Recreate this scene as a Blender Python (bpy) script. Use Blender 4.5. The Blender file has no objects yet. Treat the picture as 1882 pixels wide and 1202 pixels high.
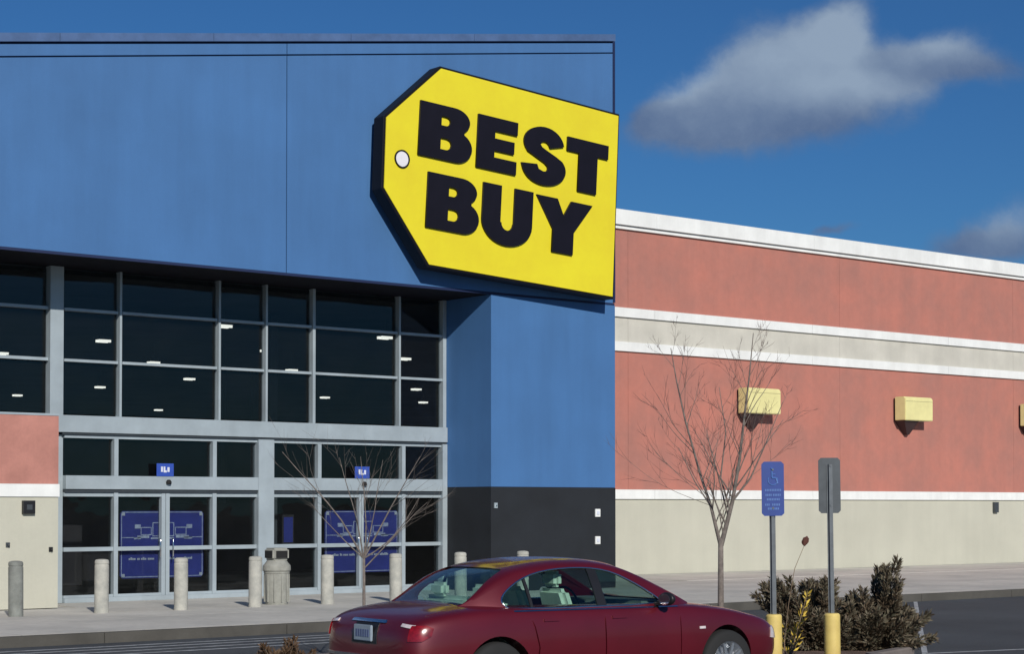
import bpy, bmesh, math, random
from mathutils import Vector, Matrix, noise
random.seed(7)
SC = bpy.context.scene
COL = SC.collection
R = math.radians

# ------------------------------------------------------------------ camera, light, exposure
cam_d = bpy.data.cameras.new('camera')
cam = bpy.data.objects.new('camera', cam_d); COL.objects.link(cam)
cam.location = (0, 0, 1.93)
cam.rotation_euler = (R(90 + 1.321), 0, R(-39.136))
cam_d.lens = 65.15; cam_d.sensor_width = 36; cam_d.shift_y = 0.13305
cam_d.clip_end = 6000
SC.camera = cam

SUN_DIR = Vector((-0.40, -1.0, 0.54)).normalized()          # towards the sun
SUN_EL = math.asin(SUN_DIR.z); SUN_ROT = math.atan2(SUN_DIR.x, SUN_DIR.y)
sun_d = bpy.data.lights.new('sun', 'SUN'); sun_d.energy = 3.85; sun_d.angle = R(0.55); sun_d.color = (1.0, 0.95, 0.87)
sun = bpy.data.objects.new('sun', sun_d); COL.objects.link(sun)
sun.rotation_euler = (-SUN_DIR).to_track_quat('-Z', 'Y').to_euler()
SC.view_settings.view_transform = 'Standard'
try: SC.view_settings.look = 'None'
except Exception: pass
SC.view_settings.exposure = 0; SC.view_settings.gamma = 1

class NT:
    """small helper to write node trees as expressions"""
    def __init__(s, tree): s.t = tree; s.n = tree.nodes; s.l = tree.links
    def put(s, sock, v):
        if isinstance(v, bpy.types.NodeSocket): s.l.new(v, sock)
        elif v is not None: sock.default_value = v
    def m(s, op, a, b=None, c=None, clamp=False):
        n = s.n.new('ShaderNodeMath'); n.operation = op; n.use_clamp = clamp
        for i, v in enumerate((a, b, c)): s.put(n.inputs[i], v)
        return n.outputs[0]
    def vm(s, op, a, b=None, out=0):
        n = s.n.new('ShaderNodeVectorMath'); n.operation = op
        s.put(n.inputs[0], a)
        if b is not None: s.put(n.inputs[1], b)
        return n.outputs[out]
    def noise(s, vec, scale, detail=4, rough=0.55, out=0, dist=0):
        n = s.n.new('ShaderNodeTexNoise'); s.put(n.inputs['Vector'], vec)
        n.inputs['Scale'].default_value = scale; n.inputs['Detail'].default_value = detail; n.inputs['Roughness'].default_value = rough
        n.inputs['Distortion'].default_value = dist
        return n.outputs[out]
    def mapr(s, v, a, b, c=0, d=1, smooth=False):
        n = s.n.new('ShaderNodeMapRange'); n.interpolation_type = 'SMOOTHSTEP' if smooth else 'LINEAR'
        for i, x in enumerate((v, a, b, c, d)): s.put(n.inputs[i], x)
        return n.outputs[0]
    def mix(s, f, a, b, blend='MIX'):
        n = s.n.new('ShaderNodeMix'); n.data_type = 'RGBA'; n.blend_type = blend
        s.put(n.inputs[0], f); s.put(n.inputs[6], a); s.put(n.inputs[7], b)
        return n.outputs[2]

# ------------------------------------------------------------------ world: Nishita sky with a few fair weather clouds
W = bpy.data.worlds.new('World'); SC.world = W; W.use_nodes = True
nt = W.node_tree; nt.nodes.clear(); T = NT(nt)
sky = nt.nodes.new('ShaderNodeTexSky'); sky.sky_type = 'NISHITA'; sky.sun_disc = False
sky.sun_elevation = SUN_EL; sky.sun_rotation = SUN_ROT
sky.altitude = 0; sky.air_density = 1.0; sky.dust_density = 0.25; sky.ozone_density = 2.2
tc = nt.nodes.new('ShaderNodeTexCoord'); D = tc.outputs['Generated']
A = (0.77565, -0.63116, 0.0); B = (-0.01455, -0.01788, 0.99973); C3 = (0.63099, 0.77544, 0.02305)
da = T.vm('DOT_PRODUCT', D, A, 1); db = T.vm('DOT_PRODUCT', D, B, 1); dc = T.vm('DOT_PRODUCT', D, C3, 1)
dcs = T.m('MAXIMUM', dc, 0.05)
u = T.m('DIVIDE', da, dcs); v = T.m('DIVIDE', db, dcs)
front = T.mapr(dc, 0.3, 0.6)
def px(x, y): return (x - 941) / 3406.0, (851.4 - y) / 3406.0
comb = nt.nodes.new('ShaderNodeCombineXYZ'); T.put(comb.inputs[0], u); T.put(comb.inputs[1], v)
uv = comb.outputs[0]
warp = T.noise(uv, 14, 5, 0.6, out=1)
wv = T.vm('MULTIPLY', T.vm('SUBTRACT', warp, (0.5, 0.5, 0.5)), (0.034, 0.026, 0))
uvw = T.vm('ADD', uv, wv)
sep = nt.nodes.new('ShaderNodeSeparateXYZ'); T.put(sep.inputs[0], uvw)
blobs = [(1270, 205, 110, 58, -0.30), (1370, 150, 120, 85, -0.35), (1470, 120, 120, 100, -0.2), (1525, 40, 75, 75, -0.45), (1580, 165, 130, 70, 0.0), (1430, 225, 190, 52, 0.0), (1650, 120, 90, 46, 0.1),
         (1745, 88, 95, 42, -0.1), (1815, 118, 100, 30, 0.1), (1855, 420, 95, 60, -0.3), (1790, 460, 120, 32, -0.1), (1200, 215, 60, 34, -0.3), (1530, 425, 40, 12, -0.3),
         (2250, 150, 260, 80, 0), (2500, 320, 200, 60, 0), (300, -600, 330, 120, 0), (1500, -520, 300, 110, 0), (-700, 200, 300, 70, 0.1)]
lights = [(1420, 95, 150, 75, -0.4), (1540, 60, 70, 80, 0), (1560, 165, 150, 42, 0.0), (1740, 78, 110, 34, 0), (1860, 400, 70, 42, -0.2), (1260, 140, 70, 34, -0.3)]
def gsum(L, su, sv):
    tot = None
    for (bx_, by_, ra, rb, sl) in L:
        cu, cv = px(bx_, by_)
        du = T.m('SUBTRACT', su, cu); dv = T.m('ADD', T.m('SUBTRACT', sv, cv), T.m('MULTIPLY', du, sl))
        q = T.m('ADD', T.m('POWER', T.m('ABSOLUTE', T.m('DIVIDE', du, ra / 3406.0)), 2.0), T.m('POWER', T.m('ABSOLUTE', T.m('DIVIDE', dv, rb / 3406.0)), 2.0))
        g = T.m('EXPONENT', T.m('MULTIPLY', q, -1.1)); tot = g if tot is None else T.m('ADD', tot, g)
    return tot
dens = gsum(blobs, sep.outputs[0], sep.outputs[1])
fine = T.noise(uvw, 26, 10, 0.66)
soft = T.noise(uvw, 11, 4, 0.5)
dd = T.m('ADD', dens, T.m('MULTIPLY', T.m('SUBTRACT', fine, 0.5), 1.15))
near_c = T.mapr(dd, 0.20, 1.30, 0, 0.92, True)
near_c = T.m('MULTIPLY', near_c, front)
# the same kind of clouds all over the rest of the sky
dz = T.m('MAXIMUM', T.vm('DOT_PRODUCT', D, (0, 0, 1), 1), 0.03)
plane = T.vm('DIVIDE', D, None)
cz = nt.nodes.new('ShaderNodeCombineXYZ')
for i in range(3): T.put(cz.inputs[i], dz)
T.put(plane.node.inputs[1], cz.outputs[0])
far_n = T.noise(plane, 0.75, 7, 0.6)
far_c = T.mapr(far_n, 0.60, 0.74, 0, 0.8, True)
far_c = T.m('MULTIPLY', far_c, T.mapr(dc, 0.86, 0.74, 0, 1, True))
far_c = T.m('MULTIPLY', far_c, T.mapr(T.vm('DOT_PRODUCT', D, (0, 0, 1), 1), 0.02, 0.12))
cover = T.m('MAXIMUM', near_c, far_c)
shade = T.mapr(T.m('ADD', gsum(lights, sep.outputs[0], sep.outputs[1]), T.m('MULTIPLY', T.m('SUBTRACT', fine, 0.5), 0.9)), -0.05, 1.15, 0, 1, False)
shade = T.m('MAXIMUM', shade, T.m('SUBTRACT', 1, front))
ccol = T.mix(shade, (1.65, 2.55, 4.6, 1), (4.9, 6.3, 8.2, 1))
tint = T.mix(1.0, sky.outputs[0], (0.255, 0.575, 0.965, 1), 'MULTIPLY')
fin = T.mix(cover, tint, ccol)
bg = nt.nodes.new('ShaderNodeBackground'); T.put(bg.inputs[0], fin); bg.inputs[1].default_value = 0.06
wo = nt.nodes.new('ShaderNodeOutputWorld'); nt.links.new(bg.outputs[0], wo.inputs[0])

# ------------------------------------------------------------------ materials
def mat(name, color, rough=0.7, var=0.12, scale=2.0, fine=0.0, fscale=60, bump=0.0, bscale=80, metallic=0, coat=0, spec=0.5, streak=0.0, color2=None, emit=None, emit_s=0, obj=True):
    m = bpy.data.materials.new(name); m.use_nodes = True
    t = NT(m.node_tree); b = m.node_tree.nodes['Principled BSDF']
    tcn = m.node_tree.nodes.new('ShaderNodeTexCoord')
    geo = m.node_tree.nodes.new('ShaderNodeNewGeometry')
    P = tcn.outputs['Object'] if obj else geo.outputs['Position']
    c = (*color, 1)
    n1 = t.noise(P, scale, 5, 0.6)
    c2 = (*(color2 or [x * (1 - var * 2) for x in color]), 1)
    ch = (*[min(1, x * (1 + var)) for x in color], 1)
    out = t.mix(t.mapr(n1, 0.32, 0.68), c2, ch)
    if fine:
        n2 = t.noise(P, fscale, 3, 0.6)
        out = t.mix(1.0, out, t.mix(n2, (1 - fine, 1 - fine, 1 - fine, 1), (1 + fine, 1 + fine, 1 + fine, 1)), 'MULTIPLY')
    if streak:
        sv = t.vm('MULTIPLY', P, (3.0, 3.0, 0.25)); n3 = t.noise(sv, 1.0, 5, 0.6)
        k = t.mapr(n3, 0.3, 0.7, 1 - streak, 1 + streak * 0.5)
        cc = m.node_tree.nodes.new('ShaderNodeCombineColor')
        for i in range(3): t.put(cc.inputs[i], k)
        out = t.mix(1.0, out, cc.outputs[0], 'MULTIPLY')
    t.put(b.inputs['Base Color'], out)
    b.inputs['Roughness'].default_value = rough; b.inputs['Metallic'].default_value = metallic
    b.inputs['Coat Weight'].default_value = coat; b.inputs['Coat Roughness'].default_value = 0.04
    b.inputs['Specular IOR Level'].default_value = spec
    if bump:
        bp = m.node_tree.nodes.new('ShaderNodeBump'); bp.inputs['Strength'].default_value = bump; bp.inputs['Distance'].default_value = 0.02
        t.put(bp.inputs['Height'], t.noise(P, bscale, 6, 0.65)); m.node_tree.links.new(bp.outputs[0], b.inputs['Normal'])
    if emit:
        b.inputs['Emission Color'].default_value = (*emit, 1); b.inputs['Emission Strength'].default_value = emit_s
    return m
def glass(name, tint, f_mul=1.0, rough=0.0, dirt=0.0):
    m = bpy.data.materials.new(name); m.use_nodes = True; t = NT(m.node_tree); n = m.node_tree.nodes
    n.remove(n['Principled BSDF'])
    tr = n.new('ShaderNodeBsdfTransparent'); tr.inputs[0].default_value = (*tint, 1)
    gl = n.new('ShaderNodeBsdfGlossy'); gl.inputs['Roughness'].default_value = rough
    fr = n.new('ShaderNodeFresnel'); geo = n.new('ShaderNodeNewGeometry')
    # same reflectance from either face of the thin pane
    t.put(fr.inputs[0], t.mapr(geo.outputs['Backfacing'], 0, 1, 1.45, 1 / 1.45))
    bp = n.new('ShaderNodeBump'); bp.inputs['Strength'].default_value = 0.15; bp.inputs['Distance'].default_value = 0.05
    t.put(bp.inputs['Height'], t.noise(geo.outputs['Position'], 0.9, 2, 0.5)); m.node_tree.links.new(bp.outputs[0], gl.inputs['Normal'])
    mx = n.new('ShaderNodeMixShader'); t.put(mx.inputs[0], t.m('MULTIPLY', fr.outputs[0], f_mul, clamp=True))
    m.node_tree.links.new(tr.outputs[0], mx.inputs[1]); m.node_tree.links.new(gl.outputs[0], mx.inputs[2])
    last = mx.outputs[0]
    if dirt:
        df = n.new('ShaderNodeBsdfDiffuse'); df.inputs[0].default_value = (0.4, 0.42, 0.42, 1)
        mx2 = n.new('ShaderNodeMixShader'); t.put(mx2.inputs[0], t.m('MULTIPLY', t.noise(geo.outputs['Position'], 1.3, 5, 0.6), dirt))
        m.node_tree.links.new(last, mx2.inputs[1]); m.node_tree.links.new(df.outputs[0], mx2.inputs[2]); last = mx2.outputs[0]
    m.node_tree.links.new(last, n['Material Output'].inputs[0])
    return m
def lin(r, g, b): return tuple(((c / 255 + 0.055) / 1.055) ** 2.4 if c > 10 else c / 3294 for c in (r, g, b))

M = {}
M['blue'] = mat('blue_stucco', (0.053, 0.158, 0.365), 0.75, 0.05, 0.5, 0.06, 40, 0.25, 90, streak=0.07, obj=False)
M['navy'] = mat('navy_reveal', (0.008, 0.018, 0.07), 0.6, 0.05)
M['cap'] = mat('blue_metal_coping', (0.10, 0.17, 0.33), 0.4, 0.1, 3, metallic=0.2, obj=False)
M['black_base'] = mat('charcoal_base_paint', (0.011, 0.014, 0.019), 0.8, 0.15, 1.2, 0.1, 30, 0.2, obj=False)
M['red'] = mat('salmon_stucco', (0.46, 0.172, 0.130), 0.85, 0.06, 0.9, 0.09, 7, 0.45, 60, streak=0.05, color2=(0.385, 0.168, 0.135), obj=False)
M['pink'] = mat('pink_block', (0.46, 0.205, 0.165), 0.85, 0.08, 2.2, 0.08, 18, 0.3, 60, streak=0.06, obj=False)
M['white'] = mat('white_trim_paint', (0.80, 0.81, 0.79), 0.6, 0.04, 1.5, 0.03, 20, streak=0.07, obj=False)
M['greystucco'] = mat('pale_grey_stucco', (0.56, 0.54, 0.475), 0.85, 0.06, 1.0, 0.06, 22, 0.2, 70, streak=0.06, obj=False)
M['cream'] = mat('cream_block', (0.50, 0.49, 0.405), 0.85, 0.04, 0.5, 0.04, 25, 0.2, 60, streak=0.04, obj=False)
M['alu'] = mat('painted_aluminium', (0.38, 0.44, 0.475), 0.42, 0.07, 1.5, 0.03, 20, metallic=0.15, streak=0.06, obj=False)
M['alud'] = mat('dark_gasket', (0.03, 0.04, 0.05), 0.6)
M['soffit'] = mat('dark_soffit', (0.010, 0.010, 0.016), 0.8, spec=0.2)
M['interior'] = mat('shop_interior', (0.16, 0.16, 0.165), 0.9, 0.15, 0.3, obj=False)
M['int_floor'] = mat('dark_shop_floor', (0.030, 0.030, 0.032), 0.6, 0.2, 0.3, obj=False)
M['shelf'] = mat('shop_shelving', (0.045, 0.04, 0.045), 0.8, 0.3, 0.8, obj=False)
M['post'] = mat('interior_post', (0.10, 0.11, 0.12), 0.7)
M['glass'] = glass('window_glass', (0.72, 0.75, 0.76), 0.9, 0.0, 0.010)
M['lamp'] = mat('lit_tube', (0.9, 0.9, 0.9), 0.5, emit=(1.0, 0.96, 0.86), emit_s=1.7)
M['fixture'] = mat('fixture_metal', (0.12, 0.12, 0.12), 0.5)
M['yellow'] = mat('yellow_sign_face', (0.76, 0.66, 0.022), 0.45, 0.03, 0.9, 0.03, 8, color2=(0.73, 0.60, 0.022))
M['sign_black'] = mat('black_sign_metal', (0.006, 0.006, 0.010), 0.55, 0.1, spec=0.2)
M['letter'] = mat('black_letter', (0.007, 0.006, 0.012), 0.5, 0.1, spec=0.25)
M['rivet'] = mat('white_eyelet', (0.78, 0.76, 0.80), 0.5, 0.05)
M['conc'] = mat('bollard_concrete', (0.43, 0.42, 0.37), 0.9, 0.15, 6, 0.12, 60, 0.5, 60, color2=(0.33, 0.33, 0.30))
M['conc_dark'] = mat('weathered_concrete', (0.23, 0.24, 0.22), 0.9, 0.15, 6, 0.12, 60, 0.5, 60)
M['walk'] = mat('sidewalk_concrete', (0.55, 0.53, 0.48), 0.92, 0.07, 0.7, 0.16, 8, 0.2, 40, color2=(0.43, 0.42, 0.385), obj=False)
M['kerb'] = mat('kerb_concrete', (0.085, 0.08, 0.07), 0.92, 0.12, 1.5, 0.12, 30, 0.3, 40, obj=False)
M['kerb2'] = mat('old_kerb_concrete', (0.20, 0.17, 0.155), 0.92, 0.12, 1.5, 0.12, 30, 0.3, 40, obj=False)
M['asphalt'] = mat('asphalt', (0.062, 0.070, 0.080), 0.95, 0.14, 0.35, 0.35, 45, 0.6, 120, obj=False)
M['paint'] = mat('worn_road_paint', (0.42, 0.44, 0.45), 0.8, 0.25, 5, 0.25, 40, obj=False)
M['mulch'] = mat('bark_mulch', (0.16, 0.10, 0.075), 0.95, 0.3, 8, 0.4, 60, 1.0, 60, obj=False)
M['can'] = mat('trash_can_beige', (0.31, 0.31, 0.275), 0.75, 0.10, 8, 0.12, 90, 0.3, 90)
M['dark'] = mat('dark_void', (0.01, 0.01, 0.01), 0.8)
M['banner'] = mat('blue_banner_print', (0.052, 0.066, 0.36), 0.4, 0.10, 2.5)
M['banner_ln'] = mat('pale_banner_line', (0.60, 0.66, 0.95), 0.5, 0.2, 10)
M['sticker'] = mat('blue_sticker', (0.03, 0.08, 0.42), 0.5, 0.1)
M['whitepr'] = mat('white_print', (0.65, 0.68, 0.78), 0.5, 0.05)
M['lampbox'] = mat('yellow_lamp_housing', (0.76, 0.70, 0.33), 0.5, 0.04, 3)
M['lamp_lens'] = mat('frosted_lens', (0.55, 0.52, 0.40), 0.3)
M['bracket'] = mat('dark_lamp_bracket', (0.045, 0.022, 0.025), 0.7)
M['signblue'] = mat('parking_sign_blue', (0.012, 0.046, 0.25), 0.45, 0.08, 6)
M['signprint'] = mat('parking_sign_print', (0.09, 0.19, 0.48), 0.45, 0.08, 6)
M['signback'] = mat('sign_back_aluminium', (0.075, 0.085, 0.095), 0.45, 0.12, 5, metallic=0.3)
M['steelpost'] = mat('galvanised_post', (0.12, 0.135, 0.15), 0.5, 0.12, 8, metallic=0.3)
M['ylw'] = mat('yellow_sleeve', (0.70, 0.54, 0.17), 0.55, 0.08, 5, 0.05, 60, color2=(0.60, 0.45, 0.14))
M['bark'] = mat('grey_brown_bark', (0.20, 0.17, 0.15), 0.9, 0.2, 12, 0.15, 60, 0.6, 60)
M['twig'] = mat('reddish_twig_bark', (0.15, 0.095, 0.085), 0.9, 0.2, 6)
M['carpaint'] = mat('dark_red_car_paint', (0.125, 0.006, 0.014), 0.40, 0.06, 2, metallic=0.3, coat=0.75)
M['carblack'] = mat('black_rubber_trim', (0.012, 0.012, 0.014), 0.45)
M['chrome'] = mat('chrome', (0.80, 0.80, 0.80), 0.12, 0.02, metallic=1)
M['carblackx'] = M['carblack']
M['carglass'] = glass('car_glass', (0.80, 0.90, 0.875), 0.9)
M['carpaint'].node_tree.nodes['Principled BSDF'].inputs['Coat Roughness'].default_value = 0.11
M['cabin'] = mat('car_cabin', (0.16, 0.18, 0.17), 0.8)
M['seat'] = mat('car_seat_leather', (0.60, 0.66, 0.56), 0.6, 0.08, 8)
M['taillamp'] = mat('red_lamp_lens', (0.24, 0.006, 0.010), 0.2, 0.25, 14, coat=.6)
M['clearlamp'] = mat('pale_lamp_lens', (0.75, 0.66, 0.66), 0.15, 0.1, 20, coat=1)
M['plate'] = mat('licence_plate', (0.28, 0.34, 0.40), 0.5, 0.06, 20)
M['plate_ink'] = mat('plate_ink', (0.10, 0.13, 0.25), 0.5)
M['tyre'] = mat('tyre_rubber', (0.018, 0.018, 0.018), 0.85)
M['rim'] = mat('alloy_rim', (0.55, 0.57, 0.60), 0.28, 0.05, metallic=0.8)
M['stem'] = mat('dry_stem', (0.20, 0.14, 0.09), 0.9)
M['seedhead'] = mat('brown_seed_head', (0.10, 0.035, 0.025), 0.9)
M['soil'] = mat('lot_land', (0.10, 0.10, 0.085), 0.95, 0.2, 0.05, obj=False)
def leafmat(name, c1, c2, trans=0.15):
    m = bpy.data.materials.new(name); m.use_nodes = True; t = NT(m.node_tree); b = m.node_tree.nodes['Principled BSDF']
    g = m.node_tree.nodes.new('ShaderNodeNewGeometry')
    n = t.noise(g.outputs['Position'], 9, 3)
    f = t.m('ADD', t.m('MULTIPLY', g.outputs['Random Per Island'], 0.6), t.m('MULTIPLY', n, 0.4))
    t.put(b.inputs['Base Color'], t.mix(f, (*c1, 1), (*c2, 1))); b.inputs['Roughness'].default_value = 0.7
    return m
M['juniper'] = leafmat('juniper_foliage', (0.024, 0.020, 0.011), (0.120, 0.080, 0.046))
M['juniper_tip'] = leafmat('juniper_tips', (0.06, 0.062, 0.035), (0.24, 0.195, 0.135))
M['brownbush'] = leafmat('brown_bush_foliage', (0.05, 0.028, 0.014), (0.14, 0.08, 0.04))
M['yleaf'] = leafmat('yellow_leaf', (0.42, 0.27, 0.03), (0.72, 0.52, 0.07))

# ------------------------------------------------------------------ mesh helpers
WO = {}                                    # world origin of each parent
def tag(o, label=None, cat=None, group=None, kind=None):
    for k, val in (('label', label), ('category', cat), ('group', group), ('kind', kind)):
        if val: o[k] = val
    return o
def thing(name, label, cat, loc=(0, 0, 0), group=None):
    o = bpy.data.objects.new(name, None); COL.objects.link(o); o.location = loc; o.empty_display_size = 0.2
    WO[o.name] = Vector(loc); return tag(o, label, cat, group)
def obj(name, bm, m, parent=None, smooth=False):
    """bm holds world coordinates; origin goes to the bottom centre, parented to parent"""
    vs = bm.verts
    if len(vs):
        lo = Vector((min(x.co.x for x in vs), min(x.co.y for x in vs), min(x.co.z for x in vs)))
        hi = Vector((max(x.co.x for x in vs), max(x.co.y for x in vs), max(x.co.z for x in vs)))
        o0 = Vector(((lo.x + hi.x) / 2, (lo.y + hi.y) / 2, lo.z))
    else: o0 = Vector()
    for x in vs: x.co -= o0
    bmesh.ops.recalc_face_normals(bm, faces=bm.faces)
    me = bpy.data.meshes.new(name); bm.to_mesh(me); bm.free()
    if isinstance(m, (list, tuple)):
        for k in m: me.materials.append(k)
    else: me.materials.append(m)
    if smooth: me.polygons.foreach_set('use_smooth', [True] * len(me.polygons))
    o = bpy.data.objects.new(name, me); COL.objects.link(o)
    po = Vector()
    if parent is not None: o.parent = parent; po = WO[parent.name]
    o.location = o0 - po; WO[o.name] = o0.copy()
    return o
def autosmooth(o, deg=35):
    me = o.data; a = R(deg)
    me.polygons.foreach_set('use_smooth', [True] * len(me.polygons))
    bm = bmesh.new(); bm.from_mesh(me)
    for e in bm.edges:
        if len(e.link_faces) == 2 and e.calc_face_angle(0) > a: e.smooth = False
    bm.to_mesh(me); bm.free()
def box(bm, x0, x1, y0, y1, z0, z1):
    v = [bm.verts.new((x, y, z)) for x in (x0, x1) for y in (y0, y1) for z in (z0, z1)]
    for f in ((0, 1, 3, 2), (4, 6, 7, 5), (0, 4, 5, 1), (2, 3, 7, 6), (0, 2, 6, 4), (1, 5, 7, 3)): bm.faces.new([v[i] for i in f])
    return v
def bx(name, m, parent, *b, bevel=0):
    bm = bmesh.new(); box(bm, *b)
    if bevel: bmesh.ops.bevel(bm, geom=bm.edges[:], offset=bevel, segments=2, affect='EDGES', profile=0.7)
    return obj(name, bm, m, parent)
def prism(bm, poly, y0, y1, axis='y'):
    """poly of (x,z) pushed along y; or other planes"""
    def P(a, b, c):
        return {'y': (a, c, b), 'x': (c, a, b), 'z': (a, b, c)}[axis]
    lo = [bm.verts.new(P(a, b, y0)) for a, b in poly]; hi = [bm.verts.new(P(a, b, y1)) for a, b in poly]
    bm.faces.new(lo[::-1]); bm.faces.new(hi); n = len(poly)
    for i in range(n): bm.faces.new((lo[i], lo[(i + 1) % n], hi[(i + 1) % n], hi[i]))
def pr(name, m, parent, poly, y0, y1, axis='y', smooth=False):
    bm = bmesh.new(); prism(bm, poly, y0, y1, axis); return obj(name, bm, m, parent, smooth)
def lathe(bm, prof, cx, cy, n=24, z0=0):
    rings = []
    for r, z in prof:
        if r < 1e-5: rings.append([bm.verts.new((cx, cy, z + z0))])
        else: rings.append([bm.verts.new((cx + r * math.cos(6.28318 * k / n), cy + r * math.sin(6.28318 * k / n), z + z0)) for k in range(n)])
    for a, b in zip(rings, rings[1:]):
        for k in range(n):
            k2 = (k + 1) % n
            q = [a[k % len(a)], a[k2 % len(a)], b[k2 % len(b)], b[k % len(b)]]
            q2 = []
            for t in q:
                if t not in q2: q2.append(t)
            if len(q2) > 2: bm.faces.new(q2)
def tube(bm, pts, rads, n=6, cap=True):
    rings = []; pts = [Vector(p) for p in pts]
    up = Vector((0.31, 0.17, 0.93))
    for i, p in enumerate(pts):
        d = (pts[min(i + 1, len(pts) - 1)] - pts[max(i - 1, 0)]).normalized()
        a = d.cross(up)
        if a.length < 0.05: a = d.cross(Vector((1, 0, 0)))
        a.normalize(); b = d.cross(a)
        r = rads[i] if isinstance(rads, (list, tuple)) else rads
        rings.append([bm.verts.new(p + (a * math.cos(6.28318 * k / n) + b * math.sin(6.28318 * k / n)) * r) for k in range(n)])
    for A_, B_ in zip(rings, rings[1:]):
        for k in range(n): bm.faces.new((A_[k], A_[(k + 1) % n], B_[(k + 1) % n], B_[k]))
    if cap and n > 2: bm.faces.new(rings[0][::-1]); bm.faces.new(rings[-1])

# ------------------------------------------------------------------ ground
bm = bmesh.new(); box(bm, -2500, 2500, -2500, 2500, -2.0, -0.03)
tag(obj('ground', bm, M['soil']), kind='structure')
bm = bmesh.new(); box(bm, -160, 160, -160, 23.80, -0.025, 0.0)
tag(obj('asphalt_lot', bm, M['asphalt']), kind='structure')
bm = bmesh.new()
x = -60.0
while x < 110:
    box(bm, x + 0.006, x + 2.994, 23.80, 23.98, -0.02, 0.148); x += 3.0
tag(obj('kerb', bm, M['kerb']), kind='structure')
# sidewalk slabs with open joints, the wide apron in front of the shop
bm = bmesh.new(); box(bm, -60, 110, 23.99, 120, -0.02, 0.135)
tag(obj('sidewalk', bm, M['walk']), kind='structure')
SW = bpy.data.objects['sidewalk']
slab_me = {}
def slab(x0, x1, y0, y1):
    k = (round(x1 - x0, 3), round(y1 - y0, 3))
    if k not in slab_me:
        b_ = bmesh.new(); box(b_, 0.006, k[0] - 0.006, 0.006, k[1] - 0.006, 0.0, 0.015)
        me = bpy.data.meshes.new('slab'); b_.to_mesh(me); b_.free(); me.materials.append(M['walk']); slab_me[k] = me
    o = bpy.data.objects.new('slab', slab_me[k]); COL.objects.link(o); o.parent = SW
    o.location = Vector((x0, y0, 0.1352 + random.uniform(0, 0.0012))) - WO['sidewalk']
for i in range(-1, 22):
    for y0, y1 in ((23.99, 26.85), (26.85, 29.72), (29.72, 31.38)):
        X0 = 9.0 + i * 1.86
        if y0 > 29 and X0 < 14.28: continue
        slab(X0, X0 + 1.86, y0, y1)
for i in range(0, 12):
    slab(28.0 + 0 + 22 * 0 + i * 3.0 + 0.0, 31.0 + i * 3.0, 31.5, 35.0) if i > 0 else None
# painted lines
def line(name, p, q, w, parent=None):
    p = Vector((*p, 0.004)); q = Vector((*q, 0.004)); d = (q - p).normalized(); s = Vector((-d.y, d.x, 0)) * w / 2
    bm = bmesh.new(); bm.faces.new([bm.verts.new(c) for c in (p - s, q - s, q + s, p + s)])
    return tag(obj(name, bm, M['paint']), kind='structure')
for i, yy in enumerate((23.15, 22.75, 22.30, 21.85)):
    line('crossing_line', (8 + 0.5 * i, yy), (17.5 - 0.9 * i, yy + 0.02), 0.10)
line('parking_line', (29.75, 23.75), (18.9, 14.93), 0.075)
line('parking_line', (19.45, 15.35), (24.5, 14.2), 0.10)
line('parking_line', (22.0, 9.0), (22.0, 4.5), 0.10)
line('parking_line', (19.0, 9.0), (19.0, 4.5), 0.10)
# planted median with its kerb
def island(poly, name):
    def inset(P, d):
        out = []; n = len(P)
        for i in range(n):
            a, b_, c = Vector(P[i - 1]), Vector(P[i]), Vector(P[(i + 1) % n])
            e1 = (b_ - a).normalized(); e2 = (c - b_).normalized()
            n1 = Vector((-e1.y, e1.x)); n2 = Vector((-e2.y, e2.x)); k = (n1 + n2).normalized()
            out.append(b_ + k * d / max(0.4, k.dot(n1)))
        return out
    inn = inset(poly, 0.15); bm = bmesh.new(); n = len(poly)
    lv = [[bm.verts.new((p[0], p[1], z)) for p in P] for P, z in ((poly, -0.01), (poly, 0.13), (inset(poly, 0.02), 0.15), (inn, 0.15), (inn, 0.06))]
    for A_, B_ in zip(lv, lv[1:]):
        for i in range(n): bm.faces.new((A_[i], A_[(i + 1) % n], B_[(i + 1) % n], B_[i]))
    tag(obj(name + '_kerb', bm, M['kerb2']), kind='structure')
    bm = bmesh.new(); bm.faces.new([bm.verts.new((p[0], p[1], 0.10)) for p in inn])
    bmesh.ops.triangulate(bm, faces=bm.faces)
    tag(obj(name + '_bed', bm, M['mulch']), kind='structure')
pts = [(8.5, 16.6), (15.3, 16.3), (15.3, 13.2), (16.9, 13.2), (17.6, 14.6), (18.7, 14.95), (19.0, 15.5), (19.0, 17.6), (18.4, 18.7), (8.5, 18.9), (8.0, 17.8)]
island(pts, 'median')

# ------------------------------------------------------------------ the shop building
BLD = thing('store_building', 'big electronics store with blue wedge entrance tower and salmon side wall', 'store', (20, 31, 0.15))
FY = 29.87; GY = 31.5
def ztop(x): return 12.09 + 0.1597 * (x - 27.08)
sl = 0.1597
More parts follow.
